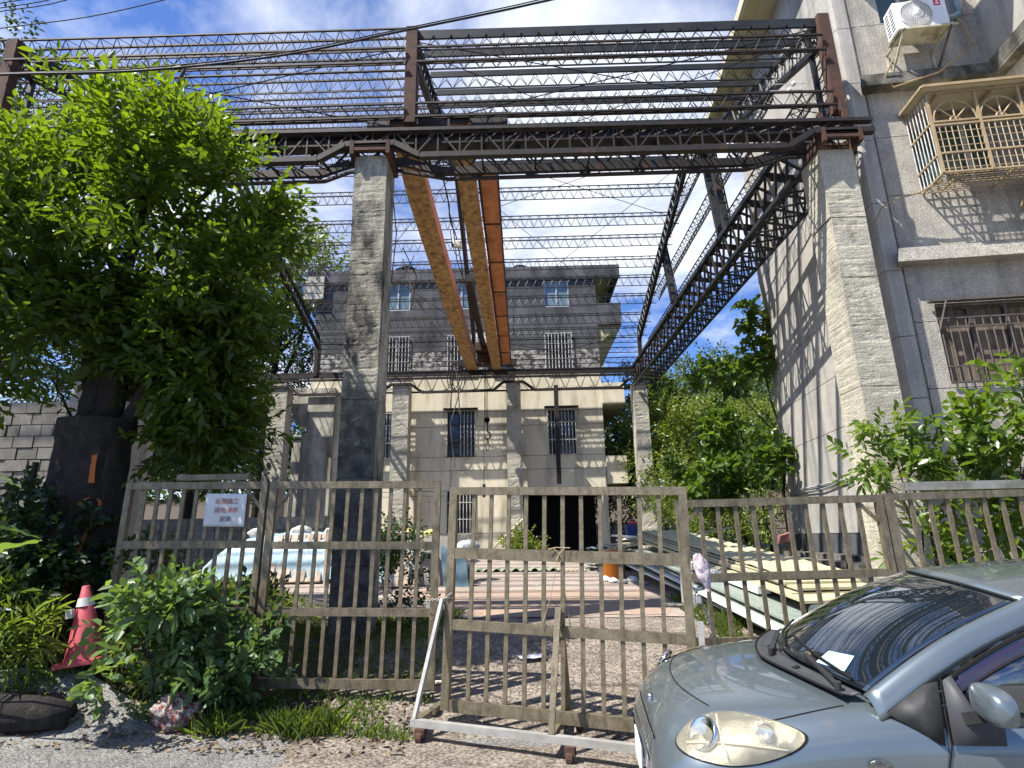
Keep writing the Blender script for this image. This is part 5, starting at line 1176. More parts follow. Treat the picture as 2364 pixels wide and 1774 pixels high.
def sheet_heap(name, cx, cy, rx, ry, h, m, label, cat, seed=0, crease=.07, sq=2.2):
    mb = MB()
    def f(u, v):
        x = (u-.5)*2; y = (v-.5)*2; e = max(abs(x), abs(y)); k = max(0, 1-e**sq)
        z = h*k**.55+crease*nz(x*3+seed, y*3, seed)*(.3+k)+.06*abs(nz(x*7, y*5+seed, 2))+.05*abs(nz(x*15+y*6, y*9, seed))+.10*nz(x*5+y*3, seed, 1)*k
        return (x*rx*(1+.08*nz(y*2, seed, 1)), y*ry*(1+.08*nz(x*2, seed, 5)), max(z, .012))
    mb.grid(f, 80, 60); return tag(mb.build(name, m, None, True, (cx, cy, gz(cx, cy))), label, cat)
sheet_heap('tarpaulin', -5.2, 13.7, 1.75, .95, 1.02, 'tarp', 'pale blue patterned tarpaulin draped over the left pile', 'tarpaulin', 1)
sheet_heap('tarpaulin', -2.6, 13.2, .95, .7, .98, 'tarp', 'blue and white tarpaulin behind the bramble and the standing pallet', 'tarpaulin', 4)
def sack(x, y, z, s, m, label, seed, grp='sacks on the left pile'):
    mb = MB()
    def f(u, v):
        a = 2*math.pi*u; b = math.pi*v; r = 1+.28*nz(math.cos(a)*1.6+seed, math.sin(a)*1.6, b*1.6); return (s*r*math.sin(b)*math.cos(a), s*.8*r*math.sin(b)*math.sin(a), s*.6*r*math.cos(b)+s*.5)
    mb.grid(f, 18, 12); tag(mb.build('sack', m, None, True, (x, y, z)), label, 'sack', grp)
sack(-6.1, 13.6, 1.75, .22, 'white_sack', 'white sack on the left end of the tarpaulin', 1); sack(-5.1, 13.6, 1.76, .24, 'white_sack', 'white sack on the middle of the tarpaulin', 5); sack(-4.3, 13.5, 1.72, .24, 'foam_white', 'bright white sack on the tarpaulin beside the big column', 9)
sack(-2.5, 13.0, 1.62, .24, 'yellow_sack', 'yellow sack behind the middle fence panel top rail', 12); sack(-2.05, 13.0, 1.62, .22, 'yellow_sack', 'yellow sack furthest right on the second pile', 15); sack(-1.5, 12.9, 1.2, .30, 'white_sack', 'grey-white sack sliding off the right side of the second pile', 19)
sack(-1.2, 13.1, 1.35, .26, 'tube_grey', 'grey bundle above the black sack', 24); sack(-1.3, 12.6, .85, .26, 'black_sack', 'black sack at the foot of the second pile', 22)
m = MB(); m.box(-.36, .36, -.02, .02, 0, .98); o = tag(m.build('grey_board', 'grey_board', None, False, (-1.95, 12.35, gz(-2, 12.35))), 'grey sheet board standing upright behind the gate chain', 'board'); o.rotation_euler = (-.12, .04, 0)
m = MB(); m.grid(lambda u, v: (-.25+.5*u+.1*v, -.12*v, .75-.8*v+.04*math.sin(u*14)), 14, 8); tag(m.build('plastic_sheet', 'pane_blue', None, True, (-1.45, 12.2, gz(-1.4, 12.2))), 'translucent bluish plastic sheet hanging beside the grey board', 'plastic sheet')
m = MB(); m.rod((-1.1, 20.9, 1.3), (.0, 20.9, 2.3), .035, 5); tag(m.build('bamboo_pole', 'beige_sheet'), 'pale pole propped slantwise between two far columns', 'pole')
m = MB()
for i in range(1): m.grid(lambda u, v: (2.1*(u-.5), (v-.5)*.9, .03+.035*math.sin(u*2*math.pi*9)), 90, 3)
tag(m.build('corrugated_sheet', 'green_sheet', None, True, (-.15, 15.2, gz(-.15, 15.2)+.0)), 'green corrugated sheet lying flat in the middle of the yard', 'corrugated sheet')
m = MB(); m.grid(lambda u, v: (.75*(u-.5), (v-.5)*.10, .02+.02*math.sin(u*2*math.pi*7)), 50, 2); tag(m.build('corrugated_offcut', 'yellow_sack', None, True, (1.2, 14.8, gz(1.2, 14.8))), 'small pale yellow corrugated offcut right of the green sheet', 'offcut')

# ------------------------------------------------------------------ piles in the yard, right
SG = 'cream tile-profile roof panels stacked on the right'
def tile_panel(x, y, z, L, Wd, rz_, rx, m, label, grp, profile=True):
    mb = MB(); ny = int(L/.085) if profile else 1
    def top(u, v):
        yy = (v-.5)*L; zz = .022*((yy/.34) % 1)+.010*math.cos(u*2*math.pi*5) if profile else 0
        return ((u-.5)*Wd, yy, .03+zz)
    nu = 30 if profile else 1
    mb.grid(top, nu, ny)
    mb.add([(-Wd/2, -L/2, 0), (Wd/2, -L/2, 0), (Wd/2, L/2, 0), (-Wd/2, L/2, 0), (-Wd/2, -L/2, .03), (Wd/2, -L/2, .03), (Wd/2, L/2, .03), (-Wd/2, L/2, .03)], [(0, 3, 2, 1), (0, 1, 5, 4), (1, 2, 6, 5), (2, 3, 7, 6), (3, 0, 4, 7)])
    o = mb.build('roof_panel', m, None, False, (x, y, z)); o.rotation_euler = (rx, 0, rz_); return tag(o, label, 'roof panel', grp)
rx_ = math.radians(5.6)
y0, L0 = 10.75, 6.4
for k in range(5):
    z = .62+.055*k; xx = 3.52+random.uniform(-.05, .05)
    tile_panel(xx+.02*k, y0+random.uniform(-.2, .2)+.1*k, z+.56, L0+.3, 1.02, math.radians(5)+random.uniform(-.02, .02), rx_, 'tile_panel', 'topmost cream tile-profile roof panel of the long stack' if k == 4 else 'cream tile-profile roof panel lower in the long stack', SG, profile=(k == 4))
for k in range(8):
    z = .60+.036*k; tile_panel(3.12+random.uniform(-.09, .09)+.012*k, 10.35+random.uniform(-.4, .4), z+.14, 6.6, .95, math.radians(6)+random.uniform(-.035, .035), rx_, 'panel_green' if k % 3 else 'foam_white', 'greenish metal-faced panel in the lower layers of the long stack', 'greenish panels under the long stack', profile=False)
m = MB(); m.box(-.09, .09, -1.2, 1.2, 0, .10); o = tag(m.build('foam_strip', 'foam_white', None, False, (3.12, 9.5, .98)), 'white foam strip lying along the left edge of the long panel stack', 'foam strip'); o.rotation_euler = (rx_, 0, .1)
m = MB(); m.box(-.06, .06, -2.2, 2.2, 0, .05); o = tag(m.build('metal_flashing', 'steel_dark', None, False, (3.28, 10.2, 1.12)), 'dark metal flashing strip along the edge of the cream panels', 'flashing'); o.rotation_euler = (rx_, 0, .09)
m = MB(); m.box(-.09, .09, -.05, .05, 0, .55); o = tag(m.build('grey_tub', 'tube_grey', None, False, (2.5, 9.4, gz(2.5, 9.4))), 'grey plastic duct piece standing against the panel stack', 'duct')
for i in range(26):
    x = random.uniform(2.3, 4.3); y = random.uniform(14.2, 15.6); z = 1.05+.028*i*.9+random.uniform(0, .03); L = random.uniform(.9, 1.9)
    mb = MB(); w = random.uniform(.05, .11); mb.box(-L/2, L/2, -w/2, w/2, 0, random.uniform(.02, .045)); mb.box(-L/2, L/2, -w/2-.01, -w/2, 0, .05)
    o = mb.build('cream_strip', ['tile_panel', 'beige_sheet', 'foam_white', 'pallet_wood', 'tile_panel'][i % 5], None, False, (x+.25, y, z)); o.rotation_euler = (random.uniform(-.1, .1), random.uniform(-.16, .16), random.uniform(-.5, .5))
    kk = ['cream', 'beige', 'white foam', 'bare wooden', 'cream'][i % 5]; tag(o, kk+' strip lying in the jumbled heap beyond the long panel stack', 'strip', kk+' strips in the far right heap')
for i in range(12):
    x = random.uniform(1.75, 2.7); y = random.uniform(14.8, 15.4); z = gz(x, y)+.055*i
    mb = MB(); mb.grid(lambda u, v: ((u-.5)*random.uniform(.98, 1.02)*1.0, (v-.5)*.7, .03*nz(u*3, v*3, i)+.02*math.sin(u*20)), 16, 5)
    o = mb.build('flattened_sheet', ['tube_grey', 'steel_grey', 'pane_blue', 'alu_frame'][i % 4], None, False, (2.25+random.uniform(-.15, .15), 15.2+random.uniform(-.2, .2), z)); o.rotation_euler = (0, 0, random.uniform(-.4, .4)); o.modifiers.new('s', 'SOLIDIFY').thickness = .02
    kk = ['pale grey', 'dark grey', 'bluish', 'silvery'][i % 4]; tag(o, kk+' crumpled sheet in the stack left of the blue basket', 'sheet', kk+' crumpled sheets in the far right heap')
m = MB(); m.lathe([(.20, 0), (.25, .30), (.26, .31), (.235, .30), (.19, .02)], n=4); o = tag(m.build('blue_basket', 'blue_plastic', None, False, (2.75, 15.0, 1.62)), 'dark blue basket with red rags on top of the right heap', 'basket'); o.rotation_euler = (0, 0, .8)
sack(2.78, 15.0, 1.86, .14, 'red_plastic', 'red rag stuffed in the dark blue basket', 31, None)
m = MB(); m.lathe([(.001, .30), (.13, .30), (.14, .0), (.001, 0)], n=16); o = tag(m.build('yellow_pail', 'yellow_plastic', None, True, (3.3, 14.7, 1.5)), 'small bright yellow pail on the right heap', 'pail'); o.rotation_euler = (.2, 1.2, 0)
m = MB(); m.lathe([(.22, 0), (.24, .04), (.29, .50), (.32, .55), (.30, .56), (.26, .48), (.20, .05), (.001, .04)], n=24); o = tag(m.build('orange_tub', 'orange_tub', None, True, (1.98, 13.4, gz(1.98, 13.4))), 'battered orange plastic tub standing at the front of the right heap', 'tub'); o.rotation_euler = (.06, -.08, 0)
for i in range(9):
    x = 1.7+.22*i*random.uniform(.6, 1.1); y = 13.0-.35*i*.3+random.uniform(-.4, .4); sx = random.uniform(.05, .13)
    kk = ['white', 'cream', 'grey'][i % 3]; sack(x, y, gz(x, y)-.02, sx, ['foam_white', 'white_sack', 'tube_grey'][i % 3], kk+' scrap of rubbish at the foot of the right heap', 40+i, kk+' scraps at the foot of the right heap')
def corr(name, x, y, z, L, Wd, rz_, m, label, rx=0, grp='corrugated roof sheets by the grey building'):
    mb = MB(); mb.grid(lambda u, v: ((u-.5)*L, (v-.5)*Wd, .028*math.sin(v*2*math.pi*Wd/.17)), 3, int(Wd/.17*8)); me = mb.mesh(name, m, True); fix_normals(me)
    o = obj(name, me, None, (x, y, z)); o.rotation_euler = (rx, 0, rz_); s = o.modifiers.new('s', 'SOLIDIFY'); s.thickness = .014; return tag(o, label, 'corrugated sheet', grp)
for k in range(4):
    corr('corrugated_sheet', 4.55+.08*k, 10.6+.15*k, gz(4.6, 10.6)+.16+.045*k, 2.1, 1.5, math.radians(-68)+.05*k, 'old_corrugated', 'brown weathered corrugated roof sheet heaped before the plinth of the grey building', math.radians(-4))
corr('corrugated_sheet', 4.45, 10.9, gz(4.5, 10.9)+.38, .95, .8, math.radians(-66), 'green_corrugated', 'bright green corrugated sheet lying on the brown ones', math.radians(-4))
corr('corrugated_sheet', 4.2, 9.0, gz(4.2, 9)+.22, 1.4, 1.3, math.radians(-80), 'old_corrugated', 'brown corrugated sheet nearest the car with wavy edge over a dark gap', math.radians(6))
for k in range(2):
    m = MB(); m.tube([(4.2+.1*k, 9.6+.4*k, .95+.05*k), (5.6, 9.9+.2*k, .88)], .055, 10); tag(m.build('grey_pipe', 'beige_sheet', None, True), ['pale pipe lying across the brown corrugated sheets', 'second pale pipe just behind the first on the corrugated sheets'][k], 'pipe', 'pipes on the corrugated sheets')
m = MB(); m.bar((5.28, 12.6, 1.15), (5.28, 12.6, 2.5), .035)
for i in range(8): m.bar((5.28, 12.6, 1.3+i*.15), (5.6, 12.7, 1.3+i*.15), .02)
m.bar((5.6, 12.7, 1.1), (5.6, 12.7, 2.5), .035); tag(m.build('rusty_rack', 'steel_rust'), 'rusty ladder-like rack leaning at the far corner of the grey building', 'rack')
m = MB(); m.hexa([(5.1, 12.0, 1.45), (5.45, 12.1, 1.5), (5.5, 12.3, 1.5), (5.15, 12.3, 1.42), (5.15, 12.0, 1.6), (5.4, 12.1, 1.66), (5.45, 12.3, 1.68), (5.2, 12.3, 1.6)]); mat('faded_red', (.26, .11, .10), (.20, .09, .08), 5, .8); tag(m.build('red_box', 'faded_red'), 'faded red box by the far end of the building plinth', 'box')
# dark open undercroft of the grey building with brick steps behind the rightmost fence panel
bs = empty('brick_wall', 'low broken red brick wall behind the rightmost fence panel', 'brick wall', (5.55, 7.35, .45))
me = MB().box(-.10, .10, -.05, .05, 0, .055).mesh('brick', 'brick')
for r in range(11):
    for c in range(11):
        if r > 7 and random.random() < .45: continue
        o = obj('brick', me, bs, (c*.213+(.1 if r % 2 else 0)-.35, random.uniform(-.008, .008), r*.063)); o.rotation_euler = (0, 0, random.uniform(-.02, .02))
m = MB(); m.box(-.5, 2.2, -.045, .045, 0, .66); m.build('mortar_core', 'soil', bs)
# neighbour wall and chain-link fence at far left
lw_ = empty('stone_wall', 'pale coursed stone wall behind the chain-link fence at the far left', 'wall', (-9.0, 9.6, 0))
for r in range(18):
    zz0 = .5+r*.2; x = -6.0
    while x < 1.55:
        w = random.uniform(.2, .42); MB().box(x, min(x+w-.02, 1.6), random.uniform(-.02, .012), .3, zz0, zz0+.185).build('stone', 'stone_block', lw_); x += w
m = MB(); m.box(-6, 1.6, .05, .32, .3, 4.1); m.build('mortar_core', 'soil', lw_)
pr_ = MB().box(-.55, .55, -.3, .3, 0, 5.5).build('grey_pier', 'grey_render_pale', None, False, (-6.78, 9.3, .3)); tag(pr_, 'plain grey concrete pier seen behind the black stump', 'pier')
cf = empty('chain_link_fence', 'dark chain-link fence with a black post to the left of the stump', 'fence', (-6.2, 6.9, .6))
for x in (-2.5, -1.1, .30): MB().rod((x, 0, 0), (x, 0, 2.05), .035, 8).build('post', 'steel_dark', cf)
MB().rod((-2.6, 0, 1.75), (.3, 0, 1.75), .022, 6).build('rail', 'steel_dark', cf)
m = MB()
for i in range(-16, 32):
    x = -2.5+i*.088; 
    for s in (1, -1):
        a = Vector((x, .01*s, 0)); b = Vector((x+s*1.9, .01*s, 1.9))
        def clip(a, b):
            t0, t1 = 0, 1; dx = b.x-a.x
            for lim, sg in ((-2.5, 1), (.3, -1)):
                ta = (lim-a.x)/dx
                if (dx > 0) == (sg > 0): t0 = max(t0, ta)
                else: t1 = min(t1, ta)
            return (a.lerp(b, t0), a.lerp(b, t1)) if t1 > t0+.02 else None
        c = clip(a, b)
        if c: m.rod(c[0], c[1], .0022, 3)
tag(m.build('wire_mesh', 'alu_frame', cf), kind='stuff')
m = MB(); m.box(-7.4, -.2, -.12, .12, 0, 1.05)
bw = empty('low_wall', 'low weathered block wall on the left of the yard seen between the fence bars', 'wall', (-8.9, 17.0, .95))
for r in range(4):
    x = -2.4
    while x < 4.3:
        MB().box(x, x+.78, random.uniform(-.015, .015), .2, r*.36, r*.36+.345).build('block', 'stone_block', bw); x += .8
m = MB(); m.box(-2.4, 4.3, .02, .18, 0, 1.4); m.build('mortar_core', 'soil', bw)

# ------------------------------------------------------------------ left stump tree
def limb(mb, a, b, r0, r1, n=6, wob=.06, seed=0):
    a = Vector(a); b = Vector(b); pts = []; rs = []
    for i in range(n+1):
        t = i/n; p = a.lerp(b, t)+Vector((nz(t*3, seed, 1), nz(t*3, seed, 2), nz(t*3, seed, 3)))*wob*math.sin(math.pi*t)*2; pts.append(p); rs.append(lerp(r0, r1, t))
    mb.tube(pts, 0, 8, rs=rs)
    return pts
tr = empty('pollarded_tree', 'bushy bright green tree sprouting from a thick black stump left of the fence', 'tree', (-4.80, 6.35, .4))
TL = Vector((-4.80, 6.35, .4))
m = MB()
def stump(u, v):
    a = 2*math.pi*u; z = v*2.62; r = .365+.07*math.exp(-v*6)+.05*nz(math.cos(a)*2, math.sin(a)*2, v*4)+.03*nz(math.cos(a)*6, math.sin(a)*6, v*11)+(.03 if v > .93 else 0)
    return (r*math.cos(a)*1.02+.02*v-.02, r*.85*math.sin(a), z)
m.grid(stump, 36, 30)
m.add([(0, 0, 2.6)]+[tuple(stump(k/24, 1)) for k in range(24)], [(0, 1+k, 1+(k+1) % 24) for k in range(24)]); m.build('stump', 'bark', tr, True)
m = MB()
for pts, r in (([(.22, -.36, 2.2), (.23, -.37, 2.05), (.24, -.365, 1.9)], .035), ([(.24+.06*math.cos(a), -.385, 1.68+.07*math.sin(a)) for a in np.linspace(-.2, 3.6, 9)], .018), ([(.27, -.37, 1.6), (.24, -.385, 1.4), (.19, -.39, 1.1), (.17, -.385, .8), (.15, -.38, .5)], .026)):
    pts = [Vector(p) for p in pts]
    q = [Vector((p.x, -1, p.z)) for p in pts]; o = []
    for p in pts:
        best = min((Vector(stump(u, p.z/2.62)) for u in np.linspace(.55, .95, 60)), key=lambda w: abs(w.x-p.x)+(0 if w.y < 0 else 9)); o.append(best+Vector((0, -.004, 0)))
    vs = []
    for p in o: vs += [p+Vector((-r, -.008, 0)), p+Vector((r, -.006, 0))]
    m.add(vs, [(2*i, 2*i+1, 2*i+3, 2*i+2) for i in range(len(o)-1)])
m.build('orange_paint_mark', 'orange_paint', tr)
BR = [((-.05, 0, 2.5), (-.1, .1, 4.6), .17, .07), ((.12, -.02, 2.5), (.15, -.1, 5.2), .15, .06), ((.0, .12, 2.5), (-1.2, .3, 5.0), .10, .04), ((.28, 0, 2.5), (.95, -.05, 4.4), .09, .035), ((.3, .05, 2.5), (.65, .2, 3.5), .06, .03),
      ((-.1, .1, 4.4), (-.9, -.2, 6.8), .07, .02), ((.1, -.1, 5.0), (.5, -.2, 7.3), .06, .02), ((.1, 0, 4.2), (1.3, -.1, 6.0), .05, .02), ((-.1, 0, 4.0), (-2.1, -.3, 5.6), .06, .02), ((.9, 0, 4.3), (1.5, .0, 4.9), .035, .012), ((-.2, -.05, 2.55), (-.55, -.1, 3.1), .02, .008)]
for i, (a, b, r0, r1) in enumerate(BR):
    mb = MB(); limb(mb, a, b, r0, r1, 7, .09, i*2.3); mb.build('branch', 'bark', tr, True)
def lobe(px, py, Y, rx, ry, rz__): p = aty(px, py, Y); return (p.x, p.y, p.z, rx, ry, rz__)
lobes = [lobe(120, 400, 5.8, 1.05, .8, .80), lobe(330, 370, 5.9, .90, .75, .72), lobe(475, 450, 6.0, .72, .7, .66), lobe(60, 580, 5.8, 1.0, .8, .85), lobe(330, 630, 6.0, 1.1, .8, 1.0), lobe(530, 640, 6.2, .62, .6, .90),
         lobe(510, 830, 6.4, .60, .6, .75), lobe(380, 860, 6.5, .85, .6, .65), lobe(120, 760, 6.1, .9, .8, .5), lobe(430, 1000, 6.7, .70, .5, .42), lobe(-150, 480, 5.8, 1.1, .9, 1.1), lobe(-120, 750, 5.9, 1.0, .9, .8), lobe(562, 490, 6.2, .48, .5, .50), lobe(560, 960, 6.8, .36, .4, .40), lobe(350, 960, 6.6, .8, .5, .5), lobe(480, 930, 6.6, .6, .5, .55), lobe(300, 800, 6.5, .8, .5, .5), lobe(420, 760, 6.4, .8, .5, .5), lobe(230, 310, 5.9, .75, .6, .50)]
Pp, Dd = crown_points(lobes, 4300, .35, gap=.43, gscale=1.5, up=.35)
a, d, gi = sprays(Pp, Dd, 8, .052)
hgt = np.repeat(Dd[:, 2], 8); zr = np.repeat(Pp[:, 2], 8); tone = .18+.22*RNG.random(len(a))+.45*(np.repeat(RNG.random(len(Pp)), 8) > .6)*np.clip(hgt*.5+.3, 0, 1)+np.clip((zr-4.0)*.16, 0, .6)  # sunlight painted into leaf tone: lighter high in the crown and on upward sprays
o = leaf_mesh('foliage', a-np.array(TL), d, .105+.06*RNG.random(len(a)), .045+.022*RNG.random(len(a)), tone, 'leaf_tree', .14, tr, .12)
tag(o, kind='stuff')

# ------------------------------------------------------------------ generic trees and shrubs
def tree(name, label, group, base, lobes, n, mname, leaf=(.12, .05), k=7, gap=.36, tone0=.25, cat='tree', trunk_r=.12, bright=.5, shell=.45, spacing=.06):
    g = empty(name, label, cat, base, group); B = Vector(base)
    if trunk_r:
        mb = MB(); top = Vector(lobes[0][:3])-B; limb(mb, (0, 0, -.2), top, trunk_r, trunk_r*.35, 7, .12, base[0]); 
        mb.build('trunk', 'bark', g, True)
        for i, l in enumerate(lobes[1:6]):
            mb = MB(); limb(mb, tuple(top*random.uniform(.45, .8)), tuple(Vector(l[:3])-B), trunk_r*.45, trunk_r*.12, 5, .1, i+base[1]); mb.build('branch', 'bark', g, True)
    Pp, Dd = crown_points(lobes, n, shell, gap, 1.1, .3); a, d, gi = sprays(Pp, Dd, k, spacing)
    cl = np.array([nz(p[0]*.9, p[1]*.9, p[2]*.9) for p in Pp]); t = tone0+.25*RNG.random(len(a))+bright*np.repeat(np.clip(.3+cl*1.3, 0, 1), k)*.8
    o = leaf_mesh('foliage', a-np.array(B), d, leaf[0]*(.8+.5*RNG.random(len(a))), leaf[1]*(.8+.4*RNG.random(len(a))), t, mname, .15, g, .2); tag(o, kind='stuff'); return g
def LB(px, py, Y, r, sq=.85): p = aty(px, py, Y); return (p.x, p.y, p.z, r, r, r*sq)
TG = 'trees around the far end of the yard'
tree('broadleaf_tree', 'tall sunlit tree rising behind the left corner of the back house', TG, (-11.5, 25, 1.2), [LB(670, 640, 24, 2.4), LB(620, 560, 24, 2.0), LB(740, 640, 25, 1.5), LB(560, 700, 24, 2.2), LB(700, 760, 24, 1.6), LB(480, 640, 24, 2.5)], 1500, 'leaf_far', (.22, .10), 8, spacing=.12, tone0=.3, bright=.7, trunk_r=.25)
tree('broadleaf_tree', 'dark leafy tree between the stump tree and the leftmost far column', TG, (-11, 18.5, 1.0), [LB(520, 900, 18.5, 1.1), LB(590, 760, 23, 1.6), LB(500, 820, 18, 1.7), LB(480, 1000, 17.5, 1.3), LB(560, 980, 25, 1.6), LB(640, 1040, 27, 2.0), LB(600, 880, 26, 2.2), LB(400, 900, 18, 1.7), LB(660, 830, 24, 1.3)], 1900, 'leaf_dark', (.17, .08), 8, spacing=.09, tone0=.15, bright=.5, trunk_r=.2)
tree('broadleaf_tree', 'low dark tree at the left boundary behind the low block wall', TG, (-13.5, 17.5, 1.0), [LB(250, 950, 17.5, 1.7), LB(330, 1010, 17, 1.3), LB(180, 850, 18, 1.9), LB(420, 1080, 17.3, .9), LB(520, 1100, 19, .9)], 1200, 'leaf_dark', (.16, .08), 8, spacing=.09, tone0=.2, bright=.5, trunk_r=.15)
tree('broadleaf_tree', 'big dark tree beyond the wall at the far left edge', TG, (-16, 14, 1.0), [LB(-60, 700, 13, 2.2), LB(60, 640, 14, 2.0), LB(-120, 300, 13, 2.4), LB(30, 250, 14, 1.7), LB(20, 120, 13, .8)], 1500, 'leaf_dark', (.16, .08), 8, spacing=.09, tone0=.2, bright=.5, trunk_r=.2)
RG = 'shrubs and trees filling the gap right of the back house'
tree('broadleaf_tree', 'leafy tree just right of the rightmost far column', RG, (7.4, 25, 1.5), [LB(1510, 1000, 24, 1.5), LB(1550, 1010, 24, 1.2), LB(1530, 1100, 22, 1.3), LB(1440, 1050, 24.5, 1.2), LB(1600, 1040, 23, 1.4)], 1700, 'leaf_far', (.16, .075), 8, spacing=.09, tone0=.25, bright=.8, trunk_r=.15)
tree('broadleaf_tree', 'yellow-green tree in the middle of the gap', RG, (9, 24, 1.5), [LB(1640, 985, 23, 1.1), LB(1690, 960, 24, 1.0), LB(1640, 1030, 21, 1.3), LB(1720, 1010, 21, 1.3), LB(1600, 1120, 20, 1.2)], 1500, 'leaf_far', (.15, .075), 8, spacing=.09, tone0=.35, bright=.9, trunk_r=.15)
tree('large_leaf_shrub', 'dark shrub with big drooping leaves beside the far corner of the grey building', RG, (6.4, 15.5, 1.1), [LB(1700, 950, 15.5, .42), LB(1660, 1000, 15.5, .42), LB(1720, 1080, 15, .5), LB(1640, 1120, 15, .5), LB(1620, 870, 16.5, .25), LB(1590, 1070, 16, .45), LB(1660, 850, 15.5, .22), LB(1690, 880, 15.5, .28)], 420, 'leaf_big', (.20, .13), 6, spacing=.05, tone0=.1, bright=.7, trunk_r=.05)
tree('climbing_tree', 'slender big-leaved sapling climbing the far edge of the grey wall', RG, (5.95, 13.2, 1.2), [LB(1752, 770, 13.4, .20), LB(1762, 850, 13.4, .22), LB(1730, 715, 13.3, .14), LB(1715, 730, 13.3, .12), LB(1690, 860, 13.6, .24), LB(1640, 855, 13.6, .18), LB(1780, 1000, 13.0, .25), LB(1795, 1050, 12.8, .25), LB(1770, 1080, 12.8, .25), LB(1745, 810, 13.4, .22)], 200, 'leaf_big', (.17, .13), 6, spacing=.045, tone0=.2, bright=.6, trunk_r=.04)
tree('fan_palm', 'pale fan palm crown between the far column and the distant hill', RG, (8.6, 30, 2), [LB(1500, 900, 30, .9), LB(1530, 920, 30, .8)], 120, 'leaf_hill', (.75, .08), 9, gap=0, spacing=.02, tone0=.5, bright=.6, trunk_r=.2)
tree('low_shrub', 'sunlit bush behind the cream roof panels', RG, (5.0, 17, 1.1), [LB(1580, 1170, 17, .7), LB(1640, 1190, 16, .65), LB(1700, 1200, 15, .6), LB(1560, 1130, 18, .8), LB(1740, 1190, 14.5, .55), LB(1660, 1230, 14, .45), LB(1800, 1150, 14, .4)], 800, 'leaf_far', (.10, .045), 8, spacing=.05, tone0=.5, bright=.7, trunk_r=0, cat='shrub')
tree('low_shrub', 'dark undergrowth in the shade to the right of the garage opening', RG, (5.3, 24, 1.2), [LB(1440, 1180, 24, 1.1), LB(1400, 1000, 25.5, 1.1), LB(1410, 1120, 25, 1.2), LB(1500, 1190, 23, 1.0), LB(1430, 900, 26, 1.1)], 900, 'leaf_dark', (.14, .07), 8, spacing=.08, tone0=.2, bright=.5, trunk_r=0, cat='shrub')
tree('distant_tree', 'round hazy tree crowning the hill far behind the yard', None, (33, 75, 6), [LB(1640, 925, 75, 7.5, .8), LB(1580, 980, 74, 5.5), LB(1720, 960, 76, 8, .8), LB(1780, 940, 76, 6), LB(1650, 1010, 70, 6), LB(1750, 1020, 70, 7)], 3600, 'leaf_hill', (.55, .28), 7, spacing=.3, tone0=.3, bright=.6, trunk_r=.6, gap=.3)
tree('distant_wood', 'far green wooded slope low behind the house and the gap', None, (0, 70, 5), [LB(x, 1100+20*math.sin(x), 62, 8, .7) for x in range(-200, 2300, 170)], 3800, 'leaf_hill', (.8, .45), 6, spacing=.4, tone0=.2, bright=.5, trunk_r=0, gap=.2, cat='wood')
tree('bramble', 'dark bramble with small round leaves climbing beside the big near column', None, (-1.9, 8.6, .5), [LB(880, 1330, 8.6, .32, 1.3), LB(900, 1420, 8.4, .36, 1.0), LB(930, 1300, 8.7, .30, 1.3), LB(860, 1280, 8.8, .26), LB(960, 1400, 8.2, .28), LB(920, 1230, 9, .2)], 330, 'leaf_dark', (.06, .045), 7, gap=.3, spacing=.04, tone0=.3, bright=.5, trunk_r=.012, cat='bramble')
tree('low_shrub', 'small bright shrub at the foot of the middle far column', None, (.6, 20.4, 1.1), [LB(1190, 1265, 20.4, .40), LB(1225, 1270, 20.4, .36), LB(1205, 1245, 20.4, .3)], 160, 'leaf_far', (.12, .07), 7, gap=0, spacing=.06, tone0=.4, bright=.5, trunk_r=0, cat='shrub')
# right-hand leafy plants over the fence
FGR = 'leafy plants behind the right fence'
tree('broadleaf_plant', 'large-leaved plant spreading over the top of the rightmost fence panel', FGR, (5.6, 6.6, .3), [LB(2320, 1000, 6.5, .40, .6), LB(2240, 1000, 6.5, .26, .6), LB(2350, 920, 6.5, .34, .6), LB(2200, 1060, 6.5, .18, .6), LB(2345, 1070, 6.4, .3, .7), LB(2360, 850, 6.5, .16, .6)], 105, 'leaf_big', (.17, .085), 7, gap=.0, spacing=.045, tone0=.35, bright=.6, trunk_r=.02, cat='plant')
tree('broadleaf_plant', 'slender plant with drooping leaf fans in front of the foot of the right column', FGR, (4.6, 6.9, .4), [LB(2040, 990, 6.9, .22, .5), LB(2010, 1060, 6.9, .24, .6), LB(2110, 1040, 6.9, .20, .5), LB(2160, 1060, 6.9, .22, .5), LB(2080, 1090, 6.9, .25, .7), LB(2000, 1110, 6.8, .16, .5), LB(2230, 1080, 6.8, .15)], 92, 'leaf_big', (.13, .052), 8, gap=.0, spacing=.032, tone0=.35, bright=.6, trunk_r=.015, cat='plant')
tree('broadleaf_plant', 'low plant poking between the bars of the rightmost fence panel', FGR, (4.9, 6.6, .3), [LB(2140, 1250, 6.6, .18), LB(2240, 1190, 6.6, .2), LB(2310, 1270, 6.4, .2), LB(2350, 1180, 6.4, .18), LB(2130, 1310, 6.4, .15)], 75, 'leaf_big', (.16, .06), 7, gap=.0, spacing=.04, tone0=.4, bright=.6, trunk_r=.012, cat='plant')
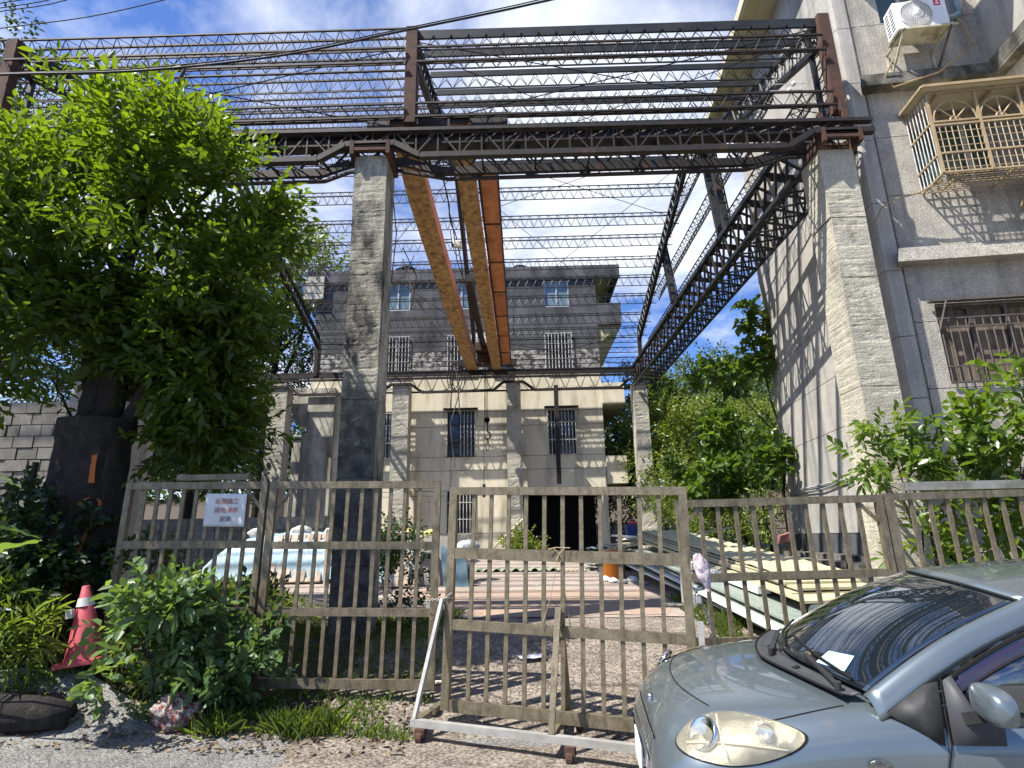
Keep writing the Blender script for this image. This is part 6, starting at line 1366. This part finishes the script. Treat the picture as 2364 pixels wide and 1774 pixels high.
# left foreground plants
FGL = 'plants at the left edge of the road'
tree('leafy_shrub', 'leafy shrub with pale lobed leaves in front of the left fence panel', FGL, (-3.1, 5.45, G(-3.1, 5.45)), [LB(335, 1440, 5.3, .20, .8), LB(370, 1400, 5.4, .18, .8), LB(320, 1510, 5.3, .15, .8), LB(360, 1490, 5.2, .20), LB(390, 1460, 5.4, .22), LB(330, 1370, 5.4, .08), LB(285, 1450, 5.3, .06), LB(410, 1390, 5.5, .12), LB(215, 1560, 5.35, .07), LB(160, 1575, 5.3, .06)], 105, 'leaf_low', (.12, .07), 7, gap=.3, spacing=.042, tone0=.4, bright=.7, trunk_r=.012, cat='shrub')
tree('leafy_shrub', 'darker shrub growing through the lower bars of the left fence panel', FGL, (-2.6, 5.8, G(-2.6, 5.8)), [LB(450, 1450, 5.75, .30, .9), LB(520, 1520, 5.7, .26), LB(430, 1540, 5.6, .26), LB(560, 1570, 5.6, .22), LB(480, 1600, 5.5, .22), LB(380, 1380, 6.2, .25), LB(320, 1330, 6.4, .3), LB(600, 1480, 5.9, .18), LB(600, 1390, 6.3, .14)], 250, 'leaf_low', (.10, .058), 7, gap=.25, spacing=.035, tone0=.08, bright=.5, trunk_r=.012, cat='shrub')
tree('leafy_shrub', 'tangle of dark ivy between the chain-link fence and the stump', FGL, (-5.3, 6.2, .6), [LB(120, 1180, 6.2, .35), LB(60, 1250, 6.0, .4), LB(150, 1260, 6.1, .3), LB(30, 1380, 5.7, .35), LB(110, 1350, 5.9, .3), LB(20, 1150, 6.3, .3)], 480, 'leaf_dark', (.085, .055), 7, gap=.2, spacing=.035, tone0=.15, bright=.6, trunk_r=.012, cat='shrub')
tree('leafy_shrub', 'spiky green weeds at the left picture edge below the cone', FGL, (-4.6, 5.4, .5), [LB(40, 1470, 5.4, .28, .7), LB(60, 1510, 5.4, .15, .7), LB(0, 1420, 5.5, .3)], 160, 'grass_blade', (.16, .022), 7, gap=.0, spacing=.02, tone0=.3, bright=.6, trunk_r=0, cat='shrub')
# taro leaves
ta = empty('taro_plant', 'taro plant with one large pale leaf at the left edge', 'plant', (-4.6, 5.0, .4)); TB = Vector((-4.6, 5.0, .4))
def big_leaf(px, py, Y, L, Wd, ang, tilt, tone_):
    p = aty(px, py, Y)-TB; mb = MB()
    def f(u, v):
        t = u; w = Wd*math.sin(math.pi*min(1, t*.92+.08))**.8*(1-.25*t); x = (v-.5)*w; y = t*L; z = -.10*t*t*L+.12*abs(v-.5)*w+.012*math.sin(t*22)*abs(v-.5)*2
        q = Matrix.Rotation(ang, 3, 'Z') @ (Matrix.Rotation(tilt, 3, 'X') @ Vector((x, y, z))); return p+q
    mb.grid(f, 16, 8); me = mb.mesh('leaf', 'leaf_low', True); at = me.attributes.new('tone', 'FLOAT', 'POINT'); at.data.foreach_set('value', [tone_]*len(me.vertices)); obj('leaf', me, ta)
big_leaf(-60, 1290, 4.6, .50, .36, -1.5, .35, .75); big_leaf(-40, 1210, 4.7, .42, .3, -1.2, -.2, .35); big_leaf(-30, 1190, 4.75, .34, .10, -1.3, -.5, .6); big_leaf(-50, 1080, 4.7, .40, .09, -1.45, -.35, .9); big_leaf(-60, 1120, 4.7, .32, .09, -1.2, -.7, .95)
m = MB(); m.tube([(0, 0, 0), aty(-60, 1290, 4.6)-TB], .012, 5); m.tube([(0, 0, 0), aty(-40, 1210, 4.7)-TB], .01, 5); m.build('stem', 'grass_blade' if False else 'twig', ta)
# grass --------------------------------------------------------------
def grass(name, pts, hmin, hmax, label, w=.007, tone0=.4, mname='grass_blade'):
    n = len(pts); pts = np.array(pts); d = RNG.normal(size=(n, 3))*.42; d[:, 2] = 1
    o = leaf_mesh(name, pts, d, hmin+(hmax-hmin)*RNG.random(n), w*(.7+.8*RNG.random(n)), tone0+.5*RNG.random(n), mname, .05, None, .25)
    return tag(o, label, 'grass', kind='stuff')
def scatter(n, x0, x1, y0, y1, dens=None, off=0):
    out = []
    while len(out) < n:
        x = random.uniform(x0, x1); y = random.uniform(y0, y1)
        if dens and random.random() > dens(x, y): continue
        out.append((x, y, G(x, y)+off))
    return out
grass('yard_grass', scatter(17000, -6.5, -.95, 6.15, 9.4, lambda x, y: .35+nz(x*1.3, y*1.3)*1.2+(.5 if y > 7.5 else 0)), .05, .17, 'green grass between the fence and the yard paving')
grass('yard_grass', scatter(9000, 2.4, 4.6, 6.6, 10.4, lambda x, y: .3+nz(x*1.5, y*1.5, 4)*1.4), .08, .26, 'grass growing along the panel stack behind the right fence')
grass('bank_grass', scatter(6000, -8.5, -5.2, 12.5, 17, lambda x, y: .5), .15, .45, 'tall sunlit grass left of the blue tarpaulin', .012, .6)
grass('bank_grass', scatter(5000, 4.2, 7.5, 12.5, 18.5, lambda x, y: .6), .2, .55, 'tall weeds between the panels and the green gap', .014, .5)
tuf = []
for cx, cy, k in ((-2.05, 5.45, 260), (-1.75, 5.5, 200), (-2.6, 5.35, 150), (-1.95, 5.35, 120)):
    for i in range(k): x = random.gauss(cx, .09); y = random.gauss(cy, .06); tuf.append((x, y, G(x, y)))
grass('roadside_grass', tuf, .10, .34, 'tufts of bright grass at the road edge under the middle fence panel', .007, .5)
grass('roadside_weeds', scatter(2600, -4.6, -.9, 5.35, 6.1, lambda x, y: .3+nz(x*2, y*2, 7)*1.6), .04, .14, 'low weeds along the foot of the fence', .014, .2)
# leaf litter and pebbles
n = 2000; pts = np.array(scatter(n, -6, 1.0, 4.9, 7.5, lambda x, y: max(0, (.9 if x < -1 else .08)-abs(y-5.6)*.5))); pts[:, 2] += .012
d = RNG.normal(size=(n, 3)); d[:, 2] = .12
me_o = leaf_mesh('leaf_litter', pts, d, .03+.05*RNG.random(n), .018+.03*RNG.random(n), RNG.random(n), 'leaf_tree', .2, None, 0); me_o.data.materials.clear(); me_o.data.materials.append(MATS['dry_leaf']); tag(me_o, 'dry fallen leaves scattered along the road edge and drive', 'leaf litter', kind='stuff')
mb = MB()
for i in range(5200):
    x = random.uniform(-4.2, 3.6); y = random.uniform(3.6, 8.8) if x > -1.7 else random.uniform(3.6, 5.4); s = random.uniform(.003, .009)*(1.5 if random.random() < .04 else 1); z = G(x, y)+.012
    a = random.uniform(0, 6.28); vs = [(x+s*math.cos(a+k*1.57)*random.uniform(.7, 1.3), y+s*math.sin(a+k*1.57)*random.uniform(.7, 1.3), z) for k in range(4)]+[(x, y, z+s*.8)]
    mb.add(vs, [(0, 1, 4), (1, 2, 4), (2, 3, 4), (3, 0, 4)])
tag(mb.build('gravel', 'tan_gravel'), 'loose pale pebbles on the drive and the road', 'gravel', kind='stuff')
